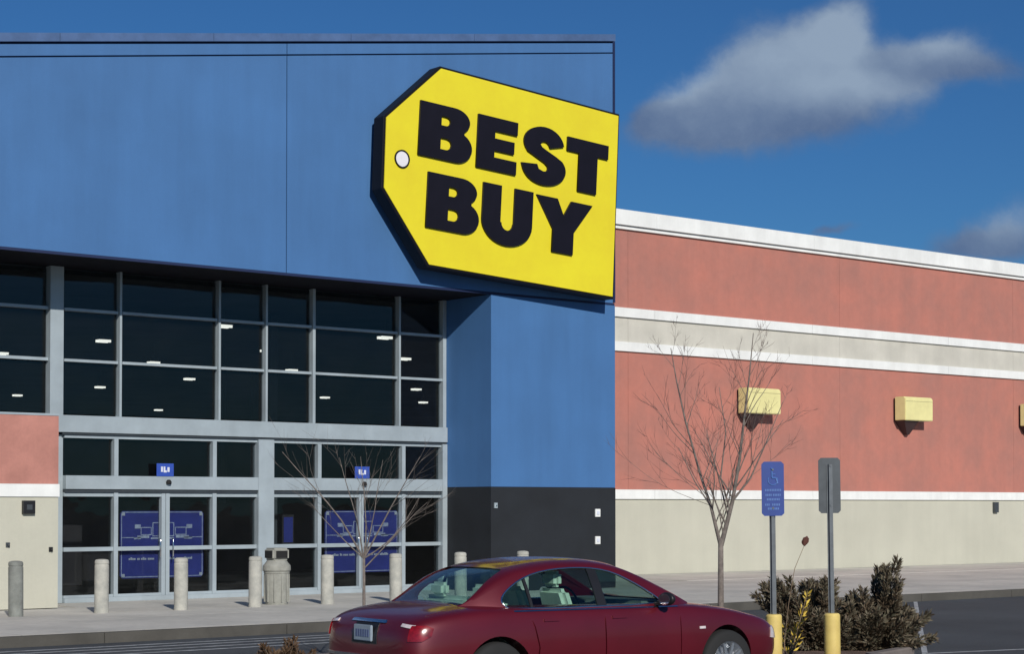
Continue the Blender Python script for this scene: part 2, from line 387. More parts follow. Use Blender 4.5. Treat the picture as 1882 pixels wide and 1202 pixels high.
# fascia panels (a joint between them), band, coping
for (a, b) in ((5.0, 10.38), (10.40, 18.782), (18.802, 27.14)):
    pr('fascia_panel', M['blue'], BLD, [(a, 6.35), (b, 6.35), (b, ztop(b) - 0.275), (a, ztop(a) - 0.275)], FY, FY + 0.12)
    pr('fascia_band', M['blue'], BLD, [(a, ztop(a) - 0.245), (b, ztop(b) - 0.245), (b, ztop(b) - 0.045), (a, ztop(a) - 0.045)], FY, FY + 0.12)
pr('fascia_core', M['navy'], BLD, [(5.0, 6.36), (27.16, 6.36), (27.16, ztop(27.16) - 0.01), (5.0, ztop(5.0) - 0.01)], FY + 0.05, 34.8)
k = 0
for a in (5.0, 8.05, 11.1, 14.15, 17.2, 20.25, 23.3):
    b = min(a + 3.042, 27.20) if a < 23 else 27.21
    pr('parapet_cap', M['cap'], BLD, [(a, ztop(a)), (b, ztop(b)), (b, ztop(b) + 0.15), (a, ztop(a) + 0.15)], FY - 0.02, 34.9)
bx('corner_trim', M['navy'], BLD, 27.145, 27.205, FY - 0.01, FY + 0.3, 6.36, ztop(27.2) - 0.012)
bx('tower_side', M['blue'], BLD, 27.165, 27.2, FY + 0.31, 35.0, 6.36, ztop(27.18) - 0.06)
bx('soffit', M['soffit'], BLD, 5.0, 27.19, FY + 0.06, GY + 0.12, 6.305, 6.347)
bx('drip_edge', M['navy'], BLD, 5.0, 27.19, FY + 0.002, FY + 0.055, 6.30, 6.347)
# right pillar
bx('entrance_pillar', M['blue'], BLD, 23.75, 27.2, FY, GY + 0.12, 2.325, 6.298)
bx('tower_side_wall', M['blue'], BLD, 26.95, 27.2, GY + 0.121, 35.04, 2.325, 6.298)
bx('tower_side_base', M['black_base'], BLD, 26.95, 27.205, GY + 0.121, 35.04, 0.15, 2.318)
bx('pillar_reveal', M['navy'], BLD, 23.752, 27.198, FY + 0.004, GY + 0.10, 2.3185, 2.3245)
o = bx('pillar_base', M['black_base'], BLD, 23.745, 27.205, FY - 0.005, GY + 0.12, 0.15, 2.318)
# left block by the entrance
bx('entrance_wall', M['cream'], BLD, 5.0, 14.28, 30.1, 30.35, 0.15, 2.085)
bx('wall_trim', M['white'], BLD, 5.0, 14.29, 30.07, 30.36, 2.087, 2.308)
bx('entrance_wall_top', M['pink'], BLD, 5.0, 14.28, 30.1, 30.35, 2.310, 3.50)
bx('wall_coping', M['alu'], BLD, 5.0, 14.29, 30.09, 30.36, 3.502, 3.54)
bx('entrance_return', M['cream'], BLD, 14.0, 14.28, 30.352, 31.40, 0.15, 3.5)
# side wall: bands
SX0, SX1, SY = 27.2, 66.0, 35.08
bx('side_wall_base', M['cream'], BLD, SX0, SX1, SY, SY + 0.3, 0.15, 2.10)
for nm, z0, z1, pj in (('lower_trim', 2.102, 2.345, .05), ('middle_trim', 5.905, 6.145, .06), ('upper_trim', 6.785, 7.025, .06)):
    a = SX0
    while a < SX1: bx(nm, M['white'], BLD, a, a + 6.09, SY - pj, SY + 0.3, z0, z1); a += 6.1
for nm, z0, z1, mm in (('side_wall_panel', 2.347, 5.903, 'red'), ('grey_band', 6.147, 6.783, 'greystucco'), ('side_wall_panel', 7.027, 9.05, 'red')):
    edges = [SX0, 32.4, 40.61, 48.8, 57.0, SX1]
    for a, b in zip(edges, edges[1:]): bx(nm, M[mm], BLD, a + 0.004, b - 0.004, SY, SY + 0.28, z0, z1)
bx('side_wall_core', M['soffit'], BLD, SX0, SX1, SY + 0.281, SY + 0.5, 0.16, 9.4)
a = SX0
while a < SX1: bx('cornice_moulding', M['white'], BLD, a, a + 6.095, SY - 0.07, SY + 0.28, 9.052, 9.135); a += 6.1
a = SX0
while a < SX1: bx('cornice', M['white'], BLD, a, a + 6.095, SY - 0.14, SY + 0.6, 9.150, 9.54); a += 6.1
bx('cornice_gap', M['alu'], BLD, SX0, SX1, SY - 0.05, SY + 0.27, 9.136, 9.149)
bx('wall_box', M['signback'], BLD, 47.70, 47.90, SY - 0.09, SY - 0.002, 1.72, 2.04)
bx('roof', M['soffit'], BLD, 5.0, SX1, 35.6, 96.5, 7.0, 7.3)
# interior shell
bx('interior_floor', M['int_floor'], BLD, 4.0, SX1, 35.601, 96, 0.151, 0.17)
bx('interior_ceiling', M['interior'], BLD, 4.0, SX1, 35.601, 96, 6.42, 6.5)
bx('interior_floor', M['int_floor'], BLD, 4.0, 26.94, GY + 0.122, 35.6, 0.151, 0.17)
bx('interior_ceiling', M['interior'], BLD, 4.0, 26.94, GY + 0.122, 35.6, 6.30, 6.355)
bx('interior_back_wall', M['interior'], BLD, 4.0, SX1, 96.0, 96.4, 0.15, 6.41)
bx('interior_side_wall', M['interior'], BLD, 3.7, 4.0, GY + 0.1, 96, 0.15, 6.41)
bx('interior_side_wall', M['interior'], BLD, SX1, SX1 + 0.3, 35.6, 96, 0.15, 6.41)
for (cx, cy) in ((22.9, 37.0), (26.8, 46.0), (31.0, 41.0), (31.5, 52.0), (20.4, 50.0)):
    bx('interior_column', M['post'], BLD, cx - .09, cx + .09, cy - .09, cy + .09, 0.17, 6.41)
for i, (sx, sy, w, h) in enumerate(((20, 40, 4, 1.9), (26, 43, 5, 2.0), (23, 48, 6, 2.2), (17.5, 38, 2.2, 1.5), (32, 50, 7, 2.3), (29, 40, 3, 1.9), (38, 57, 9, 2.4))):
    s_ = bx('display_shelf', M['shelf'], BLD, sx - w / 2, sx + w / 2, sy, sy + 0.9, 0.171, h)

# --- glazed wall
pane_z = 0.012
def bars(parent, name, items, m=None):
    for b in items: bx(name, m or M['alu'], parent, *b)
def part_root(name, loc):
    o = bpy.data.objects.new(name, None); COL.objects.link(o); o.parent = BLD; o.location = Vector(loc) - WO[BLD.name]; WO[o.name] = Vector(loc); return o
UW = part_root('upper_window_wall', (19.0, GY, 3.59))
Y0, Y1 = GY - 0.10, GY + 0.05
xs = [14.96, 16.13, 18.24, 19.30, 20.41, 22.53, 23.745]
for i, x in enumerate(xs[1:-1]):
    w = 0.023 if i != 3 else 0.032
    bx('mullion', M['alu'], UW, x - w, x + w, Y0 - 0.012, Y1, 3.592, 6.30)
bx('mullion', M['alu'], UW, 14.70, 14.96, Y0 - 0.05, Y1, 3.55, 6.30)
bx('mullion', M['alu'], UW, 23.655, 23.742, Y0 - 0.012, Y1, 3.592, 6.30)
zs = [3.592, 4.60, 5.535, 6.30]
for a, b in zip(xs, xs[1:]):
    for z in (4.60, 5.535): bx('transom', M['alu'], UW, a + 0.045, b - 0.045, Y0 + 0.01, Y1 - 0.01, z - 0.025, z + 0.025)
    for z0, z1 in zip(zs, zs[1:]):
        bx('pane', M['glass'], UW, a + 0.024, b - 0.024, GY + 0.01, GY + 0.022, z0 + 0.027, z1 - 0.027)
for a, b in ((11.7, 14.70), (8.6, 11.64)):
    for z in (4.60, 5.535): bx('transom', M['alu'], UW, a + 0.01, b - 0.01, Y0 + 0.01, Y1 - 0.01, z - 0.028, z + 0.028)
    for z0, z1 in zip(zs, zs[1:]): bx('pane', M['glass'], UW, a + 0.01, b - 0.01, GY + 0.01, GY + 0.022, z0 + 0.04, z1 - 0.04)
    bx('mullion', M['alu'], UW, a - 0.06, a, Y0 - 0.012, Y1, 3.50, 6.30)
bx('head_frame', M['alud'], UW, 8.6, 23.65, Y1 + 0.001, Y1 + 0.05, 6.20, 6.30)
# main beam and the two door bays
bx('entrance_beam', M['alu'], BLD, 14.29, 23.742, Y0 - 0.06, Y1 + 0.03, 3.275, 3.588, bevel=0.008)
bx('beam_reveal', M['alud'], BLD, 14.96, 23.74, Y0 - 0.03, Y1 + 0.02, 3.235, 3.273)
bx('entrance_column', M['alu'], BLD, 19.10, 19.455, Y0 - 0.05, Y1 + 0.02, 0.15, 3.232)
bx('entrance_jamb', M['alu'], BLD, 14.29, 15.02, GY - 0.02, Y1 + 0.02, 0.15, 3.232)
bx('entrance_jamb', M['alu'], BLD, 23.62, 23.742, Y0 - 0.05, Y1 + 0.02, 0.15, 3.232)
def bay(xa, xl, xc, xr, xb, dk):
    D = part_root('door_bay', (xc, GY, 0.15))
    bx('header', M['alu'], D, xa, xb, Y0 - 0.05, Y1 + 0.02, 2.235, 2.485, bevel=0.006)
    bx('header_track', M['alud'], D, xa, xb, Y0 - 0.02, Y1, 2.175, 2.232)
    bx('top_rail', M['alu'], D, xa, xb, Y0 + 0.01, Y1 - 0.012, 3.175, 3.23)
    bx('sill', M['alu'], D, xa, xb, Y0 - 0.02, Y1, 0.151, 0.235)
    for x, w in ((xl, 0.042), (xr, 0.042)):
        bx('frame_post', M['alu'], D, x - w, x + w, Y0 - 0.01, Y1 - 0.006, 2.487, 3.173)
        bx('frame_post', M['alu'], D, x - w, x + w, Y0 - 0.01, Y1 - 0.006, 0.237, 2.172)
    for x, s in ((xc, -1), (xc, 1)):
        bx('leaf_stile', M['alu'], D, *( (x - dk, x - 0.006) if s < 0 else (x + 0.006, x + dk)), Y0 + 0.005, Y1 - 0.03, 0.237, 2.172)
    segs = [(xa, xl - 0.042), (xl + 0.042, xc - dk), (xc + dk, xr - 0.042), (xr + 0.042, xb)]
    for a, b in segs:
        bx('mid_rail', M['alu'], D, a, b, Y0 + 0.02, Y1 - 0.035, 1.09, 1.165)
        bx('head_rail', M['alu'], D, a, b, Y0 + 0.02, Y1 - 0.035, 2.10, 2.172)
        bx('bottom_rail', M['alu'], D, a, b, Y0 + 0.02, Y1 - 0.035, 0.237, 0.285)
        for z0, z1 in ((0.287, 1.088), (1.167, 2.098)): bx('pane', M['glass'], D, a + 0.002, b - 0.002, GY + 0.0, GY + 0.012, z0, z1)
    for a, b in ((xa, xl - 0.042), (xl + 0.042, xr - 0.042), (xr + 0.042, xb)):
        bx('pane', M['glass'], D, a + 0.002, b - 0.002, GY + 0.0, GY + 0.012, 2.487, 3.173)
    bm = bmesh.new(); lathe(bm, [(0, 0), (0.05, 0), (0.055, 0.04), (0.03, 0.08), (0, 0.085)], xc + 0.02, Y0 - 0.075, 12, 2.34)
    obj('motion_sensor', bm, M['dark'], D, True)
    for xx in (xc - dk - 0.05, xc + dk + 0.05):
        bm = bmesh.new(); tube(bm, [(xx, Y0 - 0.02, 0.95), (xx, Y0 - 0.05, 0.98), (xx, Y0 - 0.05, 1.28), (xx, Y0 - 0.02, 1.31)], 0.011, 6); obj('handle', bm, M['chrome'], D, True)
bay(15.022, 16.05, 17.09, 18.14, 19.098, 0.085)
bay(19.457, 20.55, 21.58, 22.635, 23.618, 0.055)

# --- pendant lights of the sales floor
LL = [(20.49, 40.78, 'lit ceiling fixture seen in the second upper pane row beside the wide grey post'), (20.88, 35.75, 'lit ceiling fixture nearest the top transom in the narrow central pane'),
      (24.70, 46.12, 'dim lit ceiling fixture touching the second transom in the widest left pane'), (28.76, 51.36, 'lit ceiling fixture in the lower right corner region of the widest left pane'),
      (28.42, 56.78, 'lit ceiling fixture in the lowest pane row beside the wide grey post'), (37.10, 68.83, 'farthest and lowest lit ceiling fixture above the left door bay'),
      (25.05, 40.72, 'lit ceiling fixture half hidden behind the central thin mullion'), (29.23, 46.16, 'lit ceiling fixture just above the lower transom between two thin mullions'),
      (32.74, 56.32, 'small lit ceiling fixture in the lowest row behind a mullion of the narrow pane'), (37.54, 57.01, 'lit ceiling fixture in the lowest row of the wide right pane'),
      (25.25, 35.79, 'bright lit ceiling fixture at the top right of the wide right pane'), (29.32, 40.64, 'upper lit ceiling fixture in the last pane column before the blue pillar'),
      (37.32, 51.04, 'middle lit ceiling fixture in the last pane column before the blue pillar'), (42.25, 57.33, 'lowest lit ceiling fixture in the last pane column before the blue pillar'),
      (28.22, 62.86, 'lit ceiling fixture in the lowest pane left of the wide grey post'), (20.12, 45.81, 'lit ceiling fixture cut by the left edge of the photo')]
for (lx, ly, lab) in LL:
    t = thing('ceiling_light', lab, 'ceiling light', (lx, ly, 5.86), 'lit ceiling fixtures over the sales floor')
    d = math.hypot(lx, ly) / 45
    bm = bmesh.new(); prism(bm, [(lx - .19, 5.93), (lx - .15, 6.01), (lx + .15, 6.01), (lx + .19, 5.93)], ly - .14, ly + .14); obj('housing', bm, M['fixture'], t)
    bx('lit_tube', M['lamp'], t, lx - .15, lx + .15, ly - .11, ly - .05, 5.87, 5.929); bx('lit_tube', M['lamp'], t, lx - .15, lx + .15, ly + .05, ly + .11, 5.87, 5.929)
    bm = bmesh.new(); tube(bm, [(lx, ly, 6.01), (lx, ly, 6.42)], 0.012, 5); obj('cable', bm, M['fixture'], t)

# --- banners in the doors
def banner(x0, x1, lab):
    t = thing('door_banner', lab, 'banner', ((x0 + x1) / 2, 31.6, 0.56), 'blue banners hung inside the doors')
    z0, z1 = 0.56, 1.83; y = 31.575
    w = x1 - x0; X = lambda f_: x0 + w * f_; Z = lambda f_: z0 + (z1 - z0) * f_
    bm = bmesh.new(); c = 0.05
    prism(bm, [(x0 + c, z0), (x1 - c, z0), (x1, z0 + c), (x1, z1 - c), (x1 - c, z1), (x0 + c, z1), (x0, z1 - c), (x0, z0 + c)], y, y + 0.02)
    obj('cloth', bm, M['banner'], t)
    bm = bmesh.new(); e = 0.014
    for b in ((x0 + .03, x1 - .03, z1 - .03, z1 - .03 + e), (x0 + .03, x1 - .03, z0 + .02, z0 + .02 + e), (x0 + .02, x0 + .02 + e, z0 + .04, z1 - .04), (x1 - .02 - e, x1 - .02, z0 + .04, z1 - .04)):
        box(bm, b[0], b[1], y - 0.004, y - 0.001, b[2], b[3])
    obj('border_line', bm, M['banner_ln'], t)
    bm = bmesh.new()
    for fx, fz in ((0.035, 0.955), (0.965, 0.955), (0.035, 0.045), (0.965, 0.045)):
        box(bm, X(fx) - .03, X(fx) + .03, y - 0.012, y - 0.005, Z(fz) - .03, Z(fz) + .03)
    obj('corner_fixing', bm, M['whitepr'], t)
    bm = bmesh.new()
    def fr(a, b, c_, d_, k=0.016):
        for q in ((a, b, d_ - k, d_), (a, b, c_, c_ + k), (a, a + k, c_ + k, d_ - k), (b - k, b, c_ + k, d_ - k)): box(bm, q[0], q[1], y - 0.006, y - 0.002, q[2], q[3])
    fr(X(.38), X(.64), Z(.62), Z(.83)); fr(X(.24), X(.37), Z(.64), Z(.76)); fr(X(.65), X(.79), Z(.64), Z(.76))
    for a, b, c_, d_ in ((.17, .24, .74, .80), (.79, .86, .74, .80), (.20, .34, .595, .635), (.66, .82, .595, .635), (.36, .64, .58, .605), (.02, .18, .60, .612), (.82, .98, .60, .612), (.16, .24, .58, .61), (.76, .86, .58, .61)):
        box(bm, X(a), X(b), y - 0.006, y - 0.002, Z(c_), Z(d_))
    obj('line_drawing', bm, M['banner_ln'], t)
    bm = bmesh.new()
    words = [(.10, .18), (.20, .23), (.245, .31), (.325, .40), (.58, .65), (.665, .73), (.745, .86)]
    for a, b in words:
        q = a
        while q < b:
            box(bm, X(q), X(min(b, q + .017)), y - 0.006, y - 0.002, Z(.272), Z(.30 + random.choice((0, 0, .012)))); q += .021
    obj('lettering', bm, M['whitepr'], t)
banner(16.23, 18.00, 'deep blue banner with pale line drawing inside the left sliding doors')
banner(20.80, 22.62, 'deep blue banner with line drawing inside the right doors behind the small tree')
for xx, lab in ((17.04, 'small blue sticker above the left sliding doors'), (21.55, 'small blue sticker above the right sliding doors')):
    t = thing('door_sticker', lab, 'sticker', (xx, 31.4, 2.49), 'blue stickers above the doors')
    bx('plate', M['sticker'], t, xx - .18, xx + .18, Y0 - 0.062, Y0 - 0.056, 2.487, 2.73)
    bm = bmesh.new()
    for a, b, c_, d_ in ((-.09, -.05, 2.57, 2.67), (-.035, .00, 2.56, 2.67), (.00, .03, 2.56, 2.60), (.045, .09, 2.57, 2.66)): box(bm, xx + a, xx + b, Y0 - 0.067, Y0 - 0.0625, c_, d_)
    obj('print', bm, M['whitepr'], t)

# --- small things on the left wall and the pillar
t = thing('call_box', 'small black box with dark cover on the cream wall beside the entrance', 'call box', (13.7, 30.1, 1.79))
bx('case', M['carblack'], t, 13.60, 13.82, 30.02, 30.098, 1.79, 2.02, bevel=0.01)
bx('cover', M['signback'], t, 13.66, 13.76, 30.008, 30.019, 1.86, 1.95)
for (a, z, lab, mm) in ((14.14, 1.17, 'tiny dark wall spigot on the cream wall near the left door', 'carblack'), (13.35, 1.26, 'small grey wall outlet on the cream wall at the left edge', 'signback')):
    t = thing('wall_outlet', lab, 'wall outlet', (a, 30.1, z))
    bx('plate', M[mm], t, a - .035, a + .035, 30.075, 30.098, z - .04, z + .04, bevel=0.005)
    bm = bmesh.new(); tube(bm, [(a, 30.075, z), (a, 30.03, z - .01)], 0.016, 8); obj('nozzle', bm, M[mm], t, True)
for (z, lab) in ((1.69, 'upper of the two small white plates on the black pillar base'), (1.10, 'lower of the two small white plates on the black pillar base')):
    t = thing('wall_plate', lab, 'wall plate', (26.67, 29.87, z), 'small white plates on the pillar base')
    bx('plate', M['white'], t, 26.60, 26.74, FY - 0.035, FY - 0.006, z, z + 0.17, bevel=0.008)
    bx('cover', M['whitepr'], t, 26.635, 26.705, FY - 0.047, FY - 0.0355, z + 0.05, z + 0.12)
t = thing('pillar_fitting', 'small silver fitting on the left corner of the black pillar base', 'fitting', (23.86, 29.87, 1.9))
bx('plate', M['alu'], t, 23.82, 23.90, FY - 0.03, FY - 0.006, 1.88, 1.99); bx('knob', M['chrome'], t, 23.845, 23.875, FY - 0.05, FY - 0.031, 1.92, 1.95)

# --- tag shaped sign
def curve_mesh(name, loops, depth, m, parent, bev=0.0):
    """filled 2D loops (with holes) in the x-z plane, thickness depth towards -y"""
    cu = bpy.data.curves.new(name, 'CURVE'); cu.dimensions = '2D'; cu.fill_mode = 'BOTH'; cu.extrude = depth / 2; cu.bevel_depth = bev
    for L in loops:
        s = cu.splines.new('POLY'); s.points.add(len(L) - 1); s.use_cyclic_u = True
        for p, (a, b) in zip(s.points, L): p.co = (a, b, 0, 1)
    tmp = bpy.data.objects.new('tmp', cu); COL.objects.link(tmp)
    dg = bpy.context.evaluated_depsgraph_get(); me = bpy.data.meshes.new_from_object(tmp.evaluated_get(dg)); me.name = name
    bpy.data.objects.remove(tmp); bpy.data.curves.remove(cu)
    me.transform(Matrix.Rotation(R(90), 4, 'X'))
    bm = bmesh.new(); bm.from_mesh(me); bpy.data.meshes.remove(me)
    return bm
TAG = thing('tag_sign', 'huge yellow price tag sign with black BEST BUY lettering on the blue tower', 'sign', (0, 0, 0))
outer = [(-1.95, 1.93), (-3.21, 0.70), (-3.18, -0.68), (-2.01, -2.02), (2.885, -2.02), (2.83, 1.90)]
def shrink(P, d):
    out = []; n = len(P)
    for i in range(n):
        a, b, c = Vector(P[i - 1]), Vector(P[i]), Vector(P[(i + 1) % n]); e1 = (b - a).normalized(); e2 = (c - b).normalized()
        n1 = Vector((-e1.y, e1.x)); n2 = Vector((-e2.y, e2.x)); k = (n1 + n2).normalized(); out.append(tuple(b + k * d / k.dot(n1)))
    return out
bm = bmesh.new(); prism(bm, shrink(outer, -0.05), 0.0, 0.34); bmesh.ops.bevel(bm, geom=bm.edges[:], offset=0.012, segments=1, affect='EDGES'); obj('sign_box', bm, M['sign_black'], TAG)
bm = bmesh.new(); prism(bm, outer, -0.02, -0.002); obj('sign_face', bm, M['yellow'], TAG)
for sx, sz in ((-1.8, 1.2), (2.2, 1.2), (-1.8, -1.2)): bx('mounting_bracket', M['sign_black'], TAG, sx - .06, sx + .06, 0.341, 0.50, sz - .06, sz + .06)
circ = lambda cx, cz, r, r2=None, n=28: [(cx + r * math.cos(6.2832 * k / n), cz + (r2 or r) * math.sin(6.2832 * k / n)) for k in range(n)]
bm = curve_mesh('r', [circ(-2.80, -0.05, 0.178), circ(-2.80, -0.05, 0.155)], 0.03, None, None)
for q in bm.verts: q.co.y -= 0.036
obj('eyelet_ring', bm, M['letter'], TAG)
bm = curve_mesh('r', [circ(-2.80, -0.05, 0.152)], 0.012, None, None)
for q in bm.verts: q.co.y -= 0.028
obj('eyelet', bm, M['rivet'], TAG)
def arc(cx, cy, rx, ry, a0, a1, n=10): return [(cx + rx * math.cos(R(a0 + (a1 - a0) * k / n)), cy + ry * math.sin(R(a0 + (a1 - a0) * k / n))) for k in range(n + 1)]
def L_B():
    out = [(0, 0), (.60, 0)] + arc(.70, .285, .30, .285, -90, 62, 12) + arc(.64, .765, .30, .235, -48, 90, 12) + [(.5, 1), (0, 1)]
    h1 = [(.40, .19), (.50, .19)] + arc(.51, .295, .10, .105, -90, 90, 6) + [(.40, .40)]
    h2 = [(.40, .63), (.48, .63)] + arc(.49, .715, .085, .085, -90, 90, 6) + [(.40, .80)]
    return [out, h1, h2]
def L_E(): return [[(0, 0), (1, 0), (1, .25), (.43, .25), (.43, .38), (.93, .38), (.93, .61), (.43, .61), (.43, .75), (1, .75), (1, 1), (0, 1)]]
def L_T(): return [[(.29, 0), (.74, 0), (.74, .73), (1, .73), (1, 1), (0, 1), (0, .73), (.29, .73)]]
def L_U(): return [[(0, 1), (0, .36)] + arc(.5, .36, .5, .40, 180, 360, 18) + [(1, .36), (1, 1), (.63, 1), (.63, .36)] + arc(.5, .36, .12, .13, 0, -180, 8) + [(.36, .36), (.36, 1)]]
def L_Y(): return [[(.31, 0), (.68, 0), (.68, .42), (1, 1), (.62, 1), (.49, .70), (.37, 1), (0, 1), (.31, .42)]]
def L_S():
    # heavy S drawn as outer and inner arcs
    top = [(.96, .70), (.90, .80)]
    P = []
    P += arc(.50, .70, .46, .33, 8, 90, 8)                      # top right going left
    P += arc(.50, .715, .48, .315, 95, 215, 12)                 # left outer of upper bowl
    P += [(.30, .46), (.50, .385), (.58, .335), (.60, .285)]    # diagonal's lower edge
    P += arc(.50, .275, .095, .055, 0, -120, 5)
    P += [(.38, .25), (.34, .33)]
    P += [(-.02, .30)]
    P += arc(.50, .28, .50, .31, 190, 270, 9)
    P += arc(.50, .285, .52, .315, 272, 395, 14)
    P += [(.78, .53), (.58, .60), (.44, .655), (.40, .70)]
    P += arc(.50, .715, .09, .05, 180, 60, 5)
    P += [(.60, .72), (.63, .665)]
    return [P]
def letter(nm, fn, x, z, w, h):
    loops = [[(x + a * w, z + b * h) for a, b in L] for L in fn()]
    bm = curve_mesh('l', loops, 0.05, None, None)
    for q in bm.verts: q.co.y -= 0.047
    o = obj('letter', bm, M['letter'], TAG); o['label'] = 'black capital letter ' + nm + (' of BEST' if z > 0 else ' of BUY')
letter('B', L_B, -2.44, 0.10, 1.32, 1.09); letter('E', L_E, -0.99, 0.11, 1.03, 1.09); letter('S', L_S, 0.20, 0.07, 1.15, 1.15); letter('T', L_T, 1.395, 0.07, 1.15, 1.11)
letter('B', L_B, -2.17, -1.30, 1.31, 1.11); letter('U', L_U, -0.78, -1.33, 1.31, 1.17); letter('Y', L_Y, 0.62, -1.31, 1.54, 1.13)
TAG.location = (23.9, 29.37, 8.6); TAG.rotation_euler = (0, R(3.4), 0)

# --- wall lamps on the side wall
def wall_lamp(x0, lab):
    t = thing('wall_lamp', lab, 'wall lamp', (x0 + .63, 35.0, 4.45), 'yellow box lamps on the side wall')
    w = 1.27
    bm = bmesh.new(); prism(bm, [(34.60, 4.43), (34.99, 4.43), (34.99, 5.12), (34.66, 5.12), (34.60, 5.06)], x0, x0 + w, 'x')
    bmesh.ops.bevel(bm, geom=bm.edges[:], offset=0.015, segments=2, affect='EDGES'); obj('housing', bm, M['lampbox'], t)
    bx('back_plate', M['bracket'], t, x0 + .05, x0 + w - .05, 34.991, 35.075, 4.47, 5.08)
    bm = bmesh.new()
    a = [bm.verts.new(c) for c in ((x0 + .06, 34.68, 4.428), (x0 + .72, 34.68, 4.428), (x0 + .72, 35.07, 4.428), (x0 + .06, 35.07, 4.428))]
    b = [bm.verts.new(c) for c in ((x0 + .50, 34.95, 4.02), (x0 + .60, 34.95, 4.02), (x0 + .60, 35.07, 4.02), (x0 + .50, 35.07, 4.02))]
    for i in range(4): bm.faces.new((a[i], a[(i + 1) % 4], b[(i + 1) % 4], b[i]))
    bm.faces.new(a); bm.faces.new(b[::-1]); obj('bracket', bm, M['bracket'], t)
    bx('lens', M['lamp_lens'], t, x0 + .10, x0 + w - .10, 34.66, 34.95, 4.418, 4.4295)
    bx('cover_seam', M['bracket'], t, x0 + .02, x0 + w - .02, 34.5985, 34.6005, 4.985, 4.992)
wall_lamp(36.36, 'pale yellow box lamp on the salmon wall behind the bare tree')
wall_lamp(42.93, 'pale yellow box lamp on the open salmon wall above the shrubs')
wall_lamp(49.02, 'yellow box lamp on the salmon wall cut by the right edge')

# --- bollards
def bollard():
    t = thing('bollard', 'x', 'bollard', (0, 0, 0), 'concrete bollards in front of the entrance')
    bm = bmesh.new(); lathe(bm, [(0, 0), (.118, 0), (.118, .79), (.112, .80), (.112, .815), (.118, .825), (.116, .865), (.10, .885), (.05, .895), (0, .897)], 0, 0, 28, 0)
    o = obj('post', bm, M['conc'], t); autosmooth(o, 30)
    return t
B0 = bollard()
def copy_tree(o, parent=None):
    c = o.copy(); COL.objects.link(c); c.parent = parent
    for ch in [k for k in bpy.data.objects if k.parent == o]: copy_tree(ch, c)
    return c
BL = [(12.62, 'darker grey concrete bollard in front of the cream wall at far left'), (14.12, 'concrete bollard in front of the leftmost door pane'), (15.60, 'concrete bollard in front of the left blue banner'),
      (17.07, 'concrete bollard immediately left of the trash can'), (18.58, 'concrete bollard immediately right of the trash can'), (20.10, 'concrete bollard between right doors and the rear of the red car'),
      (21.62, 'bollard top showing over the rear window end of the red car roof'), (23.15, 'bollard top showing over the middle of the red car roof')]
for i, (x, lab) in enumerate(BL):
    o = B0 if i == 0 else copy_tree(B0)
    o.location = (x, 28.12, 0.15); o['label'] = lab; o.rotation_euler = (R(random.uniform(-.5, .5)), R(random.uniform(-.6, .6)), random.uniform(0, 6))
B0.children[0].data = B0.children[0].data.copy(); B0.children[0].data.materials[0] = M['conc_dark']

# --- trash can
tx, ty = 17.82, 28.62
t = thing('trash_can', 'beige round litter bin with hooded top and dark opening between two bollards', 'trash can', (tx, ty, 0.15))
bm = bmesh.new(); lathe(bm, [(0, 0), (.20, 0), (.205, .03), (.225, .56), (.235, .57), (.235, .60), (0, .60)], tx, ty, 28, 0.15); o = obj('body', bm, M['can'], t); autosmooth(o, 30)
bm = bmesh.new(); lathe(bm, [(.245, .602), (.255, .62), (.25, .70), (.20, .76), (.175, .80), (0, .80)], tx, ty, 28, 0.15); o = obj('collar', bm, M['can'], t); autosmooth(o, 30)
bm = bmesh.new(); box(bm, tx - .17, tx + .17, ty - .17, ty + .17, .951, 1.17); bmesh.ops.bevel(bm, geom=bm.edges[:], offset=0.035, segments=3, affect='EDGES')
o = obj('hood', bm, M['can'], t); autosmooth(o, 30)
bx('opening', M['dark'], t, tx - .12, tx + .12, ty - .176, ty - .165, .99, 1.12)
bx('opening', M['dark'], t, tx - .176, tx - .165, ty - .12, ty + .12, .99, 1.12)
for k in range(10):
    a = 6.2832 * k / 10 + .2; bx('rib', M['can'], t, tx + .218 * math.cos(a) - .012, tx + .218 * math.cos(a) + .012, ty + .218 * math.sin(a) - .012, ty + .218 * math.sin(a) + .012, .20, .70)
ob = thing('notice_board', 'dark small notice on the doors behind the litter bin', 'notice', (19.9, 31.56, 1.2))
bx('board', M['shelf'], ob, 19.78, 20.05, 31.56, 31.58, 1.15, 1.75); bx('sheet', M['banner'], ob, 19.81, 20.02, 31.553, 31.559, 1.2, 1.7)

